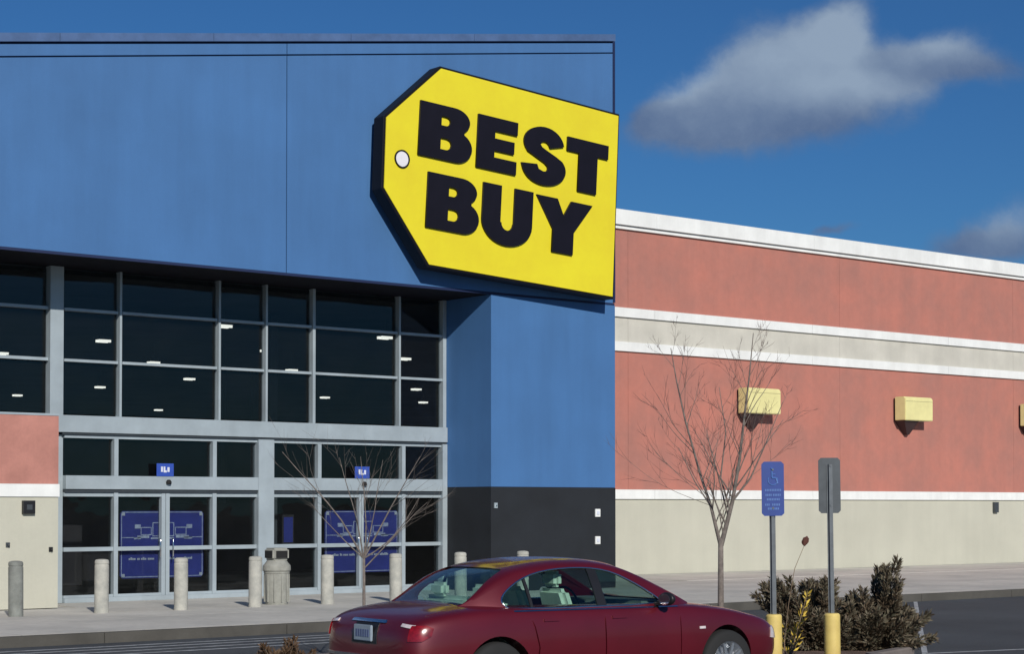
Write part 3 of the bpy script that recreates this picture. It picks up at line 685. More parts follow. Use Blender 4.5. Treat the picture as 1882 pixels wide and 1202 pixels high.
# ------------------------------------------------------------------ signs with yellow sleeves
def sign_post(x, y, lab, facing, slv_h):
    t = thing('parking_sign', lab, 'parking sign', (x, y, 0.0))
    r1 = 0.092
    bm = bmesh.new(); lathe(bm, [(0, 0), (r1, 0), (r1, slv_h - .02), (r1 - .015, slv_h), (.03, slv_h + .004), (0, slv_h + .004)], x, y, 24); o = obj('sleeve', bm, M['ylw'], t); autosmooth(o, 30)
    # channel post
    a = R(-36 if facing else -32)
    c, s = math.cos(a), math.sin(a)
    def pt(u_, w_, z): return (x + c * u_ - s * w_, y + s * u_ + c * w_, z)
    def obox(name, m, u0, u1, w0, w1, z0, z1, bev=0):
        bm = bmesh.new(); vs = [bm.verts.new(pt(u_, w_, z)) for u_ in (u0, u1) for w_ in (w0, w1) for z in (z0, z1)]
        for f in ((0, 1, 3, 2), (4, 6, 7, 5), (0, 4, 5, 1), (2, 3, 7, 6), (0, 2, 6, 4), (1, 5, 7, 3)): bm.faces.new([vs[i] for i in f])
        if bev: bmesh.ops.bevel(bm, geom=bm.edges[:], offset=bev, segments=1, affect='EDGES')
        return obj(name, bm, m, t)
    bm = bmesh.new()
    prof = [(-.034, .016), (-.022, .016), (-.014, -.018), (.014, -.018), (.022, .016), (.034, .016), (.034, .010), (.024, .010), (.018, -.024), (-.018, -.024), (-.024, .010), (-.034, .010)]
    lo = [bm.verts.new(pt(u_, w_, slv_h - .05)) for u_, w_ in prof]; hi = [bm.verts.new(pt(u_ + (0.0), w_, 2.43 if facing else 2.40)) for u_, w_ in prof]
    for i in range(12): bm.faces.new((lo[i], lo[(i + 1) % 12], hi[(i + 1) % 12], hi[i]))
    bm.faces.new(hi)
    obj('post', bm, M['steelpost'], t)
    # plate with rounded corners
    z0, z1 = (1.815, 2.43) if facing else (1.845, 2.475)
    hw = .128; w0 = -.034 if facing else .018
    bm = bmesh.new(); cr = .03
    poly = [(-hw + cr, z0), (hw - cr, z0), (hw, z0 + cr), (hw, z1 - cr), (hw - cr, z1), (-hw + cr, z1), (-hw, z1 - cr), (-hw, z0 + cr)]
    A_ = [bm.verts.new(pt(p, w0, q)) for p, q in poly]; B_ = [bm.verts.new(pt(p, w0 + .006, q)) for p, q in poly]
    bm.faces.new(A_); bm.faces.new(B_[::-1])
    for i in range(8): bm.faces.new((A_[i], B_[i], B_[(i + 1) % 8], A_[(i + 1) % 8]))
    obj('plate', bm, M['signblue'] if facing else M['signback'], t)
    for z in (z0 + .09, z1 - .09): obox('bolt', M['steelpost'], -.010, .010, w0 - .010 if facing else -.032, w0 - .001 if facing else -.025, z - .01, z + .01)
    if facing:
        W_ = w0 - .003
        bm = bmesh.new()
        # wheelchair symbol: head, body, wheel arc
        def seg(p, q, r):
            tube(bm, [pt(p[0], W_, p[1]), pt(q[0], W_, q[1])], r, 5)
        zc = 2.24
        for k in range(14):
            a0, a1 = R(150 + k * 17), R(150 + (k + 1) * 17)
            seg((.0 + .055 * math.cos(a0) * 1, zc - .02 + .055 * math.sin(a0)), (.0 + .055 * math.cos(a1), zc - .02 + .055 * math.sin(a1)), .0055)
        seg((-.012, zc + .085), (-.010, zc + .01), .009); seg((-.010, zc + .005), (.035, zc + .005), .009); seg((.035, zc + .005), (.055, zc - .06), .009); seg((-.01, zc + .045), (.03, zc + .045), .007)
        seg((-.014, zc + .105), (-.010, zc + .118), .014)
        obj('wheelchair_symbol', bm, M['signprint'], t)
        bm = bmesh.new()
        for z, segs in ((2.095, ((-.09, .09),)), (2.04, ((-.085, -.02), (0, .085))), (1.99, ((-.07, .07),)), (1.93, ((-.09, -.03), (-.01, .09))), (1.885, ((-.06, .06),))):
            for a_, b_ in segs:
                q = a_
                while q < b_ - .005:
                    vs = [bm.verts.new(pt(u_, w_, zz)) for u_ in (q, q + .012) for w_ in (W_, W_ + .001) for zz in (z, z + .024)]
                    for f in ((0, 1, 3, 2), (4, 6, 7, 5), (0, 4, 5, 1), (2, 3, 7, 6), (0, 2, 6, 4), (1, 5, 7, 3)): bm.faces.new([vs[i] for i in f])
                    q += .019
        obj('lettering', bm, M['signprint'], t)
    return t
s1 = sign_post(15.56, 14.42, 'blue disabled parking sign on grey post in yellow sleeve by the car nose', True, 0.70)
s2 = sign_post(16.09, 14.02, 'grey back of a parking sign on post in yellow sleeve before the shrubs', False, 0.71)
s1.rotation_euler = (0, R(-0.7), 0); s2.rotation_euler = (0, R(-0.9), 0)

# ------------------------------------------------------------------ bare trees
def bare_tree(base, h, spread, lab, seed, trunk_r, fork_z, forks, group=None, twigm='twig', kids=(7, 4, 3), thin=1.0, limbs=()):
    rnd = random.Random(seed)
    t = thing('bare_tree', lab, 'tree', base)
    bt, bl = bmesh.new(), bmesh.new(); bw = bmesh.new()
    X0 = Vector(base)
    p0 = X0 + Vector((0, 0, -.05)); p1 = X0 + Vector((rnd.uniform(-.02, .02), 0, fork_z * .5)); p2 = X0 + Vector((0, 0, fork_z))
    tube(bt, [p0, X0 + Vector((0, 0, .1)), p1, p2], [trunk_r * 1.35, trunk_r * 1.08, trunk_r * .92, trunk_r * .8], 10)
    def grow(p, d, L, r, lvl):
        n = 6; pts = [p]; rr = [r]; q = p.copy(); dd_ = d.copy()
        for i in range(n):
            dd_ = (dd_ + Vector((rnd.gauss(0, .07), rnd.gauss(0, .07), rnd.gauss(0, .04) + .035))).normalized()
            q = q + dd_ * (L / n); pts.append(q.copy()); rr.append(r * (1 - .72 * (i + 1) / n))
        tube(bl if lvl <= 1 else bw, pts, rr, 6 if lvl <= 1 else 4, cap=False)
        if lvl >= len(kids): return
        k = kids[lvl]
        for j in range(k):
            f_ = rnd.uniform(.22, .98); idx = min(n - 1, int(f_ * n)); base_ = pts[idx].lerp(pts[idx + 1], f_ * n - idx) if idx < n else pts[-1]
            dl = (pts[idx + 1] - pts[idx]).normalized()
            ax = Vector((rnd.gauss(0, 1), rnd.gauss(0, 1), rnd.gauss(0, .3))); ax = (ax - dl * ax.dot(dl)).normalized()
            an = R(rnd.uniform(22, 46)); nd = (dl * math.cos(an) + ax * math.sin(an) + Vector((0, 0, .12))).normalized()
            rb = max(.0024, rr[idx] * rnd.uniform(.38, .55)) * thin
            grow(base_, nd, L * rnd.uniform(.38, .62) * (1.08 - f_ * .35), rb, lvl + 1)
    rt = Vector((0.7757, -0.6312, 0)); fw = Vector((0.631, 0.7755, 0))
    for (a_, b_, ln, zf, rk) in forks:            # lean sideways, lean in depth, length, start height, radius share
        st = X0.lerp(p2, zf) if zf < 1 else p2
        d = (rt * math.tan(R(a_)) + fw * math.tan(R(b_)) + Vector((0, 0, 1))).normalized()
        grow(st, d, ln, trunk_r * rk, 0)
    for (pts_, r0, r1, side) in limbs:             # limbs given joint by joint, with side shoots
        P_ = [Vector(p) for p in pts_]; m_ = len(P_) - 1; rr_ = [r0 + (r1 - r0) * (i / m_) ** .8 for i in range(m_ + 1)]
        tube(bl, P_, rr_, 7, cap=False)
        for j in range(side):
            f_ = (j + rnd.random()) / side * m_ * .97 + .03; i0 = min(m_ - 1, int(f_)); b0 = P_[i0].lerp(P_[i0 + 1], f_ - i0); dl = (P_[i0 + 1] - P_[i0]).normalized()
            ax = (rt * rnd.choice((-1, 1)) * rnd.uniform(.6, 1.2) + fw * rnd.gauss(0, .8)); ax = (ax - dl * ax.dot(dl)).normalized(); an = R(rnd.uniform(22, 44))
            h_ = f_ / m_
            grow(b0, (dl * math.cos(an) + ax * math.sin(an)).normalized(), rnd.uniform(.65, 1.25) * (1.15 - h_ * .75), rr_[i0] * rnd.uniform(.25, .42), 1)
    o = obj('trunk', bt, M['bark'], t, True); obj('limbs', bl, M['bark'], t, True)['kind'] = 'stuff'; obj('twigs', bw, M[twigm], t, True)['kind'] = 'stuff'
    return t
LIMBS = [([(17.625, 17.295, 1.42), (17.53, 17.37, 1.92), (17.57, 17.60, 2.33), (17.42, 17.74, 3.08), (17.40, 17.88, 3.60), (17.34, 17.93, 4.05)], .027, .005, 14),
         ([(17.632, 17.288, 1.40), (17.74, 17.18, 1.99), (17.74, 17.05, 2.53), (17.71, 16.93, 3.10), (17.75, 16.88, 3.61), (17.79, 16.84, 4.20)], .035, .005, 16),
         ([(17.72, 17.20, 1.86), (17.62, 17.28, 2.3), (17.66, 17.22, 2.9), (17.60, 17.28, 3.5)], .016, .004, 7),
         ([(17.74, 17.18, 1.99), (17.90, 17.00, 2.3), (18.06, 16.88, 2.75), (18.20, 16.70, 3.3)], .017, .004, 8),
         ([(17.53, 17.37, 1.92), (17.36, 17.50, 2.25), (17.22, 17.66, 2.7)], .013, .004, 6)]
bare_tree((17.63, 17.29, 0.10), 4.2, 2.0, 'bare young tree with forked pale trunk against the salmon side wall', 11, 0.044, 1.40, [], kids=(8, 4, 2), limbs=LIMBS)
bare_tree((12.54, 18.2, 0.10), 2.9, 2.0, 'thin bare sapling in front of the right sliding doors', 5, 0.021, 1.2,
          [(-36, 5, 1.6, 1, .6), (26, -5, 1.4, 1, .6), (3, 10, 1.25, 1, .5), (-12, -10, 1.25, 1, .5), (60, 3, 1.0, 1, .45), (44, 6, 1.1, .9, .45), (-50, -4, .9, 1, .4), (14, 4, 1.2, 1, .4)], twigm='bark', kids=(5, 3), thin=.7)

# ------------------------------------------------------------------ shrubs
def plume_shrub(name, lab, base, plumes, m1, m2, seed, leaf=.045, dens=150, kindcat='shrub'):
    rnd = random.Random(seed); t = thing(name, lab, kindcat, base)
    bs, bf, bt2 = bmesh.new(), bmesh.new(), bmesh.new(); B_ = Vector(base)
    for (sx, sy, ex, ey, ez, wd) in plumes:
        a = B_ + Vector((sx, sy, 0)); e = B_ + Vector((ex, ey, ez)); mid = a.lerp(e, .5) + Vector((0, 0, -.05 * ez)) + Vector((rnd.gauss(0, .03), rnd.gauss(0, .03), 0))
        def P(f_): return a * (1 - f_) ** 2 + mid * 2 * f_ * (1 - f_) + e * f_ ** 2
        tube(bs, [P(k / 5) for k in range(6)], [.014 * (1 - .8 * k / 5) for k in range(6)], 4, cap=False)
        n = int(dens * (e - a).length)
        for _ in range(n):
            f_ = rnd.random() ** .8; p = P(f_); tan = (P(min(1, f_ + .05)) - P(max(0, f_ - .05))).normalized()
            rad = wd * (1.0 - .75 * f_) * rnd.random() ** .5
            off = Vector((rnd.gauss(0, 1), rnd.gauss(0, 1), rnd.gauss(0, .8))); off = (off - tan * off.dot(tan)).normalized()
            q = p + off * rad
            d = (tan * rnd.uniform(.5, 1.3) + off * rnd.uniform(.4, 1.1)).normalized(); L = leaf * rnd.uniform(.7, 1.9)
            s = d.cross(Vector((rnd.gauss(0, 1), rnd.gauss(0, 1), rnd.gauss(0, 1)))).normalized() * L * .105
            b_ = bt2 if f_ > .72 and rnd.random() < .6 else bf
            b_.faces.new([b_.verts.new(c) for c in (q - s, q + d * L * .5 - s * 1.2, q + d * L, q + d * L * .5 + s * 1.2)])
    obj('stems', bs, M['stem'], t); f1 = obj('foliage', bf, m1, t); f2 = obj('tips', bt2, m2, t)
    f1['kind'] = 'stuff'; f2['kind'] = 'stuff'
    return t
def jun(seed, half, hgt, dirs):
    rnd = random.Random(seed); out = []
    for (ex, ez, n, wd) in dirs:          # big plumes: sideways reach, height
        for k in range(int(n * 1.7)):
            s_ = rnd.gauss(0, .06); dep = rnd.uniform(-.35, .35)
            ex2 = ex * .84 + rnd.gauss(0, .13); ez2 = ez * rnd.uniform(.72, 1.06)
            out.append((.10 * ex2 * 0.776 + dep * .2 * .63, -.10 * ex2 * .631 + dep * .2 * .775, ex2 * .776 + dep * .631, -ex2 * .631 + dep * .776, ez2 * (.55 + .45 * rnd.random() ** .4), wd * rnd.uniform(.5, .95)))
    return out
d1 = [(-.70, 1.06, 3, .07), (-.66, .8, 3, .07), (-.42, .86, 4, .09), (-.12, 1.02, 5, .10), (.12, .92, 4, .10), (.42, .85, 4, .10), (-.5, .5, 6, .14), (-.3, .55, 8, .16), (0, .6, 9, .17), (.3, .55, 8, .16), (.48, .4, 6, .14), (-.55, .22, 5, .12), (-.2, .25, 8, .15), (.2, .25, 8, .15), (.5, .2, 5, .13), (-.38, .12, 6, .12), (.38, .12, 6, .12), (0, .1, 6, .12)]
d2 = [(.32, 1.14, 5, .10), (.22, .95, 4, .10), (-.30, .80, 4, .09), (-.05, .62, 6, .13), (.52, .74, 4, .09), (.58, .45, 5, .11), (.55, .5, 6, .14), (.3, .55, 8, .16), (0, .5, 8, .16), (-.3, .45, 7, .15), (.58, .28, 5, .13), (.3, .25, 8, .15), (-.1, .22, 8, .15), (-.45, .2, 5, .13), (.45, .12, 6, .12), (0, .1, 6, .12), (-.3, .1, 6, .12)]
plume_shrub('juniper_shrub', 'dark brown green spiky juniper shrub behind the two sign posts', (17.97, 15.86, 0.10), jun(3, .7, 1.1, d1), M['juniper'], M['juniper_tip'], 3, .055, 620)
plume_shrub('juniper_shrub', 'right hand juniper shrub with a tall plume beside the white lot line', (18.46, 15.47, 0.10), jun(4, .6, 1.2, d2), M['juniper'], M['juniper_tip'], 4, .055, 620)
db = [(-.10, .36, 2, .05), (.05, .44, 3, .05), (.11, .38, 2, .05), (-.17, .3, 4, .07), (0, .3, 5, .08), (.2, .3, 4, .07), (-.17, .1, 4, .07), (.17, .1, 4, .07)]
plume_shrub('brown_shrub', 'small brown leafless looking shrub behind the rear bumper of the red car', (11.02, 17.55, 0.06), jun(9, .3, .6, db), M['brownbush'], M['brownbush'], 9, .05, 300)
dy = [(-.03, .80, 1, .05), (.04, .92, 1, .05), (.02, .66, 1, .05), (.03, .45, 1, .045)]
plume_shrub('yellow_shrub', 'little upright shrub with yellow leaves beside the blue sign post', (16.42, 15.02, 0.10), jun(12, .1, .8, dy), M['yleaf'], M['yleaf'], 12, .06, 60)
t = thing('seed_stalk', 'thin dry stalk with a single brown seed head above the juniper', 'dry stalk', (17.16, 15.75, 0.1))
bm = bmesh.new(); tube(bm, [(17.16, 15.75, .1), (17.2, 15.7, .7), (17.26, 15.65, 1.15), (17.35, 15.57, 1.44)], [.006, .005, .004, .003], 5); obj('stem', bm, M['stem'], t)
bm = bmesh.new(); bmesh.ops.create_icosphere(bm, subdivisions=3, radius=.05)
for q in bm.verts: q.co *= 1 + .25 * noise.noise(q.co * 40); q.co = Vector((q.co.x * .8, q.co.y * .8, q.co.z * 1.3)); q.co = Matrix.Rotation(R(30), 3, 'Y') @ q.co; q.co += Vector((17.36, 15.565, 1.49))
obj('seed_head', bm, M['seedhead'], t)

# ------------------------------------------------------------------ the red car, built along +x from its tail, then placed
CAR = thing('red_car', 'dark red four door saloon car parked side on before the store entrance', 'car', (0, 0, 0))
def interp(tab, x):
    if x <= tab[0][0]: return tab[0][1:]
    for a, b in zip(tab, tab[1:]):
        if x <= b[0]:
            f_ = (x - a[0]) / (b[0] - a[0]); return tuple(p + (q - p) * f_ for p, q in zip(a[1:], b[1:]))
    return tab[-1][1:]
def smooth_tab(tab, n=160):
    """Catmull-Rom resampling of a table keyed by its first column"""
    out = []; X0, X1 = tab[0][0], tab[-1][0]
    for i in range(n + 1):
        x = X0 + (X1 - X0) * i / n; j = max(k for k in range(len(tab) - 1) if tab[k][0] <= x + 1e-9)
        p1, p2 = tab[j], tab[j + 1]; p0 = tab[max(0, j - 1)]; p3 = tab[min(len(tab) - 1, j + 2)]
        h = p2[0] - p1[0]; s = (x - p1[0]) / h; row = [x]
        for c in range(1, len(p1)):
            m1 = (p2[c] - p0[c]) / max(1e-6, p2[0] - p0[0]) * h; m2 = (p3[c] - p1[c]) / max(1e-6, p3[0] - p1[0]) * h
            row.append((2 * s**3 - 3 * s**2 + 1) * p1[c] + (s**3 - 2 * s**2 + s) * m1 + (-2 * s**3 + 3 * s**2) * p2[c] + (s**3 - s**2) * m2)
        out.append(tuple(row))
    return out
# x, half width, bottom, shoulder, top centre
BT = [(0.00, .56, .36, .66, .70), (0.03, .70, .30, .76, .81), (.10, .79, .27, .84, .90), (.25, .84, .25, .89, .960), (.50, .875, .23, .925, 1.0), (.80, .895, .21, .945, 1.03), (1.1, .905, .20, .955, 1.04),
      (1.6, .912, .19, .955, 1.03), (2.2, .915, .19, .95, 1.01), (2.8, .915, .19, .945, .99), (3.3, .912, .19, .94, .985), (3.7, .90, .20, .92, .965), (4.1, .875, .21, .875, .92), (4.4, .83, .24, .81, .855),
      (4.66, .79, .27, .76, .80), (4.84, .72, .30, .68, .72), (4.95, .58, .36, .57, .60)]
def body_mesh(off=0.0):
    bm = bmesh.new(); rows = []
    for (x, w, zb, zs_, zt) in BT:
        h = zs_ - zb
        if x < 1.1: x = .16 + x * (.94 / 1.1)
        half = [(0, zb), (.55 * w, zb), (.90 * w, zb + .01), (.975 * w, zb + .16 * h), (1.0 * w, zb + .40 * h), (1.0 * w, zb + .62 * h), (.985 * w, zb + .84 * h), (.955 * w, zb + .96 * h), (.90 * w, zs_ + (zt - zs_) * .32), (.70 * w, zs_ + (zt - zs_) * .72), (.38 * w, zs_ + (zt - zs_) * .94), (0, zt)]
        ring = [(y, z) for y, z in half] + [(-y, z) for y, z in half[-2:0:-1]]
        rows.append([bm.verts.new((x, y, z)) for y, z in ring])
    n = len(rows[0])
    for a, b in zip(rows, rows[1:]):
        for k in range(n): bm.faces.new((a[k], b[k], b[(k + 1) % n], a[(k + 1) % n]))
    bm.faces.new(rows[0]); bm.faces.new(rows[-1][::-1])
    return bm
def to_obj(bm, name='tmp'):
    me = bpy.data.meshes.new(name); bmesh.ops.recalc_face_normals(bm, faces=bm.faces); bm.to_mesh(me); bm.free()
    o = bpy.data.objects.new(name, me); COL.objects.link(o); return o
def evaluated(o, name='m'):
    bpy.context.view_layer.update()
    dg = bpy.context.evaluated_depsgraph_get(); return bpy.data.meshes.new_from_object(o.evaluated_get(dg))
def boolean(base, cutter_bm, op='DIFFERENCE'):
    c = to_obj(cutter_bm, 'cut'); md = base.modifiers.new('b', 'BOOLEAN'); md.operation = op; md.object = c; md.solver = 'EXACT'
    me = evaluated(base); base.modifiers.clear(); old = base.data; base.data = me; bpy.data.objects.remove(c); return base
def finish(o, name, m, deg=30, parent=None):
    o.name = name; o.data.name = name; o.data.materials.clear(); o.data.materials.append(m); o.parent = parent or CAR; WO[o.name] = Vector(); autosmooth(o, deg); return o
# smooth base body
o = to_obj(body_mesh(), 'tmpbody'); md = o.modifiers.new('s', 'SUBSURF'); md.levels = 2; md.render_levels = 2
base_me = evaluated(o); o.modifiers.clear(); o.data = base_me; BODY = o
def inflated(off):
    me = base_me.copy(); n = [v.normal.copy() for v in me.vertices]
    for v, nn in zip(me.vertices, n): v.co += nn * off
    q = bpy.data.objects.new('infl', me); COL.objects.link(q); return q
skin = {k: inflated(k) for k in (.006, .012, .010)}
def cyl_bm(x, z, r, y0, y1, n=40):
    bm = bmesh.new(); prism(bm, [(x + r * math.cos(6.28318 * k / n), z + r * math.sin(6.28318 * k / n)) for k in range(n)], y0, y1); return bm
WX = (1.10, 4.01); WR = .335
for wx in WX:
    for s in (-1, 1): boolean(BODY, cyl_bm(wx, .34, .385, *sorted((s * 1.1, s * .60))))
bm = bmesh.new(); box(bm, 1.12, 3.45, -.70, .70, .42, 1.3); boolean(BODY, bm)
bm = bmesh.new(); box(bm, 1.12 - .18, 1.13, -.55, .55, .965, 1.3); boolean(BODY, bm)
# shut lines
for s in (-1, 1):
    for poly in ([(1.52, .40), (1.55, .60), (1.50, .80), (1.42, .97), (1.435, .97), (1.515, .80), (1.565, .60), (1.535, .40)], [(2.36, .30), (2.36, .99), (2.375, .99), (2.375, .30)], [(3.34, .34), (3.34, .95), (3.352, .95), (3.352, .34)]):
        bm = bmesh.new(); prism(bm, poly, *sorted((s * .885, s * 1.0))); boolean(BODY, bm)
# boot lid gap and bonnet gap
for (xa, xb, zz0, zz1) in ((.765, .775, .9, 1.2),):
    bm = bmesh.new(); box(bm, xa, xb, -.62, .62, 1.005, 1.2); boolean(BODY, bm)
for s in (-1, 1):
    bm = bmesh.new(); bmesh.ops.create_cube(bm, size=1); bmesh.ops.scale(bm, vec=(.75, .01, .10), verts=bm.verts); bmesh.ops.translate(bm, vec=(.42, s * .68, .975), verts=bm.verts); boolean(BODY, bm)
finish(BODY, 'body', M['carpaint'], 28)
# conformal patches cut from the inflated skin
def patch(name, m, key, poly, a, b, axis, inner=.012, parent=None):
    q = skin[key].copy(); q.data = skin[key].data.copy(); COL.objects.link(q)
    bm = bmesh.new(); prism(bm, poly, a, b, axis); boolean(q, bm, 'INTERSECT')
    return finish(q, name, m, 40, parent)
for s in (-1, 1):
    # tail lamps wrap round the corner
    yy = sorted((s * .70, s * .95))
    patch('tail_lamp', M['taillamp'], .012, [(-.1, .70), (.28, .70), (.37, .75), (.40, .82), (.34, .85), (-.1, .835)], *yy, 'y')
    patch('reverse_lamp', M['clearlamp'], .010, [(s * .56, .835), (s * .72, .82), (s * .72, .85), (s * .56, .862)][::s], -.1, .42, 'x')
    patch('headlamp', M['clearlamp'], .012, [(4.72, .56), (4.74, .66), (4.80, .68), (5.05, .64), (5.05, .52)], *sorted((s * .38, s * .95)), 'y')
patch('rear_bumper_trim', M['chrome'], .012, [(-.74, .515), (.74, .515), (.74, .545), (-.74, .545)], -.1, .35, 'x')
patch('rear_bumper_strip', M['carblack'], .006, [(-1, .40), (1, .40), (1, .44), (-1, .44)], -.1, .8, 'x')
patch('boot_chrome', M['chrome'], .012, [(-.30, .855), (.30, .855), (.28, .882), (-.28, .882)], -.1, .32, 'x')
patch('plate_recess', M['carblack'], .006, [(-.22, .655), (.22, .655), (.20, .845), (-.20, .845)], -.1, .32, 'x')
for s in (-1, 1):
    patch('belt_moulding', M['chrome'], .006, [(1.30, .945), (3.36, .93), (3.36, .942), (1.30, .958)], *sorted((s * .80, s * 1.0)), 'y')
    patch('door_handle', M['carpaint'], .012, [(1.62, .845), (1.80, .845), (1.80, .87), (1.62, .87)], *sorted((s * .85, s * 1.0)), 'y')
    patch('door_handle', M['carpaint'], .012, [(2.46, .845), (2.64, .845), (2.64, .87), (2.46, .87)], *sorted((s * .85, s * 1.0)), 'y')
    patch('side_marker', M['clearlamp'], .010, [(3.60, .70), (3.68, .70), (3.68, .725), (3.60, .725)], *sorted((s * .85, s * 1.0)), 'y')
bm = bmesh.new(); box(bm, .138, .164, -.1525, .1525, .675, .827); bmesh.ops.bevel(bm, geom=bm.edges[:], offset=.006, segments=2, affect='EDGES')
pl = obj('licence_plate', bm, M['plate'], CAR)
bm = bmesh.new()
for k in range(6): box(bm, .1345, .1375, -.12 + k * .041, -.12 + k * .041 + .026, .715, .785)
obj('plate_characters', bm, M['plate_ink'], pl)
# greenhouse
ROOF = smooth_tab([(.80, 1.00, .62), (.95, 1.085, .68), (1.10, 1.185, .74), (1.25, 1.275, .785), (1.42, 1.345, .81), (1.65, 1.395, .825), (1.95, 1.428, .835), (2.25, 1.435, .84), (2.50, 1.422, .84), (2.72, 1.385, .835), (2.95, 1.305, .825), (3.20, 1.185, .80), (3.45, 1.06, .76), (3.62, .975, .70)], 110)
def side_y(x, z):
    _, zt, wb = min(ROOF, key=lambda r_: abs(r_[0] - x)); return _section_y(zt, wb, z)
def section(zt, wb):
    k = max(0.0, min(1.0, (zt - .93) / .5)); ze = zt - .085 * k - .004; lean = .21 * k
    P = [(wb, .86), (wb, .93)]
    for i in range(1, 8):
        f_ = i / 7; P.append((wb - lean * (f_ ** 1.25), .93 + (ze - .93) * f_))
    yb = wb - lean
    P += [(yb - .018 * (1 + k), ze + .38 * (zt - ze)), (yb - .06 * (1 + k), ze + .66 * (zt - ze)), (yb * .72, ze + .84 * (zt - ze)), (yb * .45, ze + .95 * (zt - ze)), (yb * .2, zt - .001), (0, zt)]
    return P
def greenhouse(off):
    bm = bmesh.new(); rows = []
    for (x, zt, wb) in ROOF:
        P = section(zt, wb); ring = P + [(-y, z) for y, z in P[-2::-1]]
        rows.append([bm.verts.new((x, y, z)) for y, z in ring])
    n = len(rows[0])
    for a, b in zip(rows, rows[1:]):
        for k in range(n): bm.faces.new((a[k], b[k], b[(k + 1) % n], a[(k + 1) % n]))
    bm.faces.new(rows[0]); bm.faces.new(rows[-1][::-1])
    bmesh.ops.recalc_face_normals(bm, faces=bm.faces)
    if off:
        bm.normal_update()
        for q, nn in [(v, v.normal.copy()) for v in bm.verts]: q.co += nn * off
    return bm
DLO = [(1.30, .965), (1.245, 1.00), (1.225, 1.04), (1.25, 1.09), (1.33, 1.155), (1.48, 1.235), (1.68, 1.298), (1.92, 1.332), (2.20, 1.342), (2.45, 1.328), (2.66, 1.282), (2.86, 1.19), (3.04, 1.09), (3.18, .995), (3.20, .965)]
def smooth_poly(P, it=2):
    for _ in range(it):
        Q = []
        for a, b in zip(P, P[1:] + P[:1]): Q += [(a[0] * .75 + b[0] * .25, a[1] * .75 + b[1] * .25), (a[0] * .25 + b[0] * .75, a[1] * .25 + b[1] * .75)]
        P = Q
    return P
DLO = smooth_poly(DLO, 1)
BACK = smooth_poly([(-.60, 1.02), (-.585, 1.10), (-.50, 1.31), (-.44, 1.345), (.44, 1.345), (.50, 1.31), (.585, 1.10), (.60, 1.02), (.56, 1.0), (-.56, 1.0)], 1)
WIND = smooth_poly([(-.70, .99), (-.66, 1.10), (-.57, 1.33), (-.50, 1.355), (.50, 1.355), (.57, 1.33), (.66, 1.10), (.70, .99)], 1)
shell = to_obj(greenhouse(0), 'shell')
inner = greenhouse(-.035)
for q in inner.verts:
    if q.co.z < .9: q.co.z = .80
boolean(shell, inner)
def dlo_bm(off): 
    bm = bmesh.new(); prism(bm, DLO, -1.2, 1.2); return bm
boolean(shell, dlo_bm(0))
bm = bmesh.new(); prism(bm, BACK, .6, 1.62, 'x'); boolean(shell, bm)
bm = bmesh.new(); prism(bm, WIND, 2.62, 3.9, 'x'); boolean(shell, bm)
finish(shell, 'roof', M['carpaint'], 28)
def gpane(name, poly, a, b, axis, m=None, o0=-.008, o1=-.013):
    g_ = to_obj(greenhouse(o0), 'g'); boolean(g_, greenhouse(o1))
    bm = bmesh.new(); prism(bm, poly, a, b, axis); boolean(g_, bm, 'INTERSECT'); return finish(g_, name, m or M['carglass'], 40)
def clip(poly, x0, x1): 
    return [(max(x0, min(x1, a)), b) for a, b in poly]
def half(poly, lim, side):
    """cut a polygon at x = lim"""
    out = []; n = len(poly)
    for i in range(n):
        a, b = poly[i], poly[(i + 1) % n]; ia = (a[0] - lim) * side >= 0; ib = (b[0] - lim) * side >= 0
        if ia: out.append(a)
        if ia != ib:
            f_ = (lim - a[0]) / (b[0] - a[0]); out.append((lim, a[1] + (b[1] - a[1]) * f_))
    return out
for s in (-1, 1):
    yr = sorted((s * .35, s * 1.2))
    gpane('side_window', half(half(DLO, 2.33, -1), 1.56, 1), *yr, 'y')
    gpane('quarter_window', half(DLO, 1.53, -1), *yr, 'y')
    gpane('side_window', half(DLO, 2.44, 1), *yr, 'y')
    gpane('door_pillar', half(half(DLO, 2.33, 1), 2.44, -1), *yr, 'y', M['carblack'], -.002, -.02)
    gpane('window_divider', half(half(DLO, 1.53, 1), 1.56, -1), *yr, 'y', M['carblack'], -.002, -.02)
gpane('rear_window', BACK, .6, 1.62, 'x'); gpane('windscreen', WIND, 2.62, 3.9, 'x')
hl = to_obj(greenhouse(-.037), 'hl'); boolean(hl, greenhouse(-.045)); bm = bmesh.new(); box(bm, 1.30, 2.62, -.9, .9, 1.365, 1.6); boolean(hl, bm, 'INTERSECT'); finish(hl, 'headliner', M['seat'], 40)
# bright surround of the side windows
def y_at(x, z):
    r_ = interp(ROOF, x); P = section(*r_)
    for a, b in zip(P, P[1:]):
        if a[1] <= z <= b[1] and b[1] > a[1]: return a[0] + (b[0] - a[0]) * (z - a[1]) / (b[1] - a[1])
    return P[1][0]
for s in (-1, 1):
    pts_ = DLO + DLO[:1]
    bm = bmesh.new(); tube(bm, [(x, s * (y_at(x, z) + .003), z) for x, z in pts_], .0085, 6, cap=False); finish(to_obj(bm), 'window_surround', M['chrome'], 80)
bm = bmesh.new(); pts_ = BACK + BACK[:1]
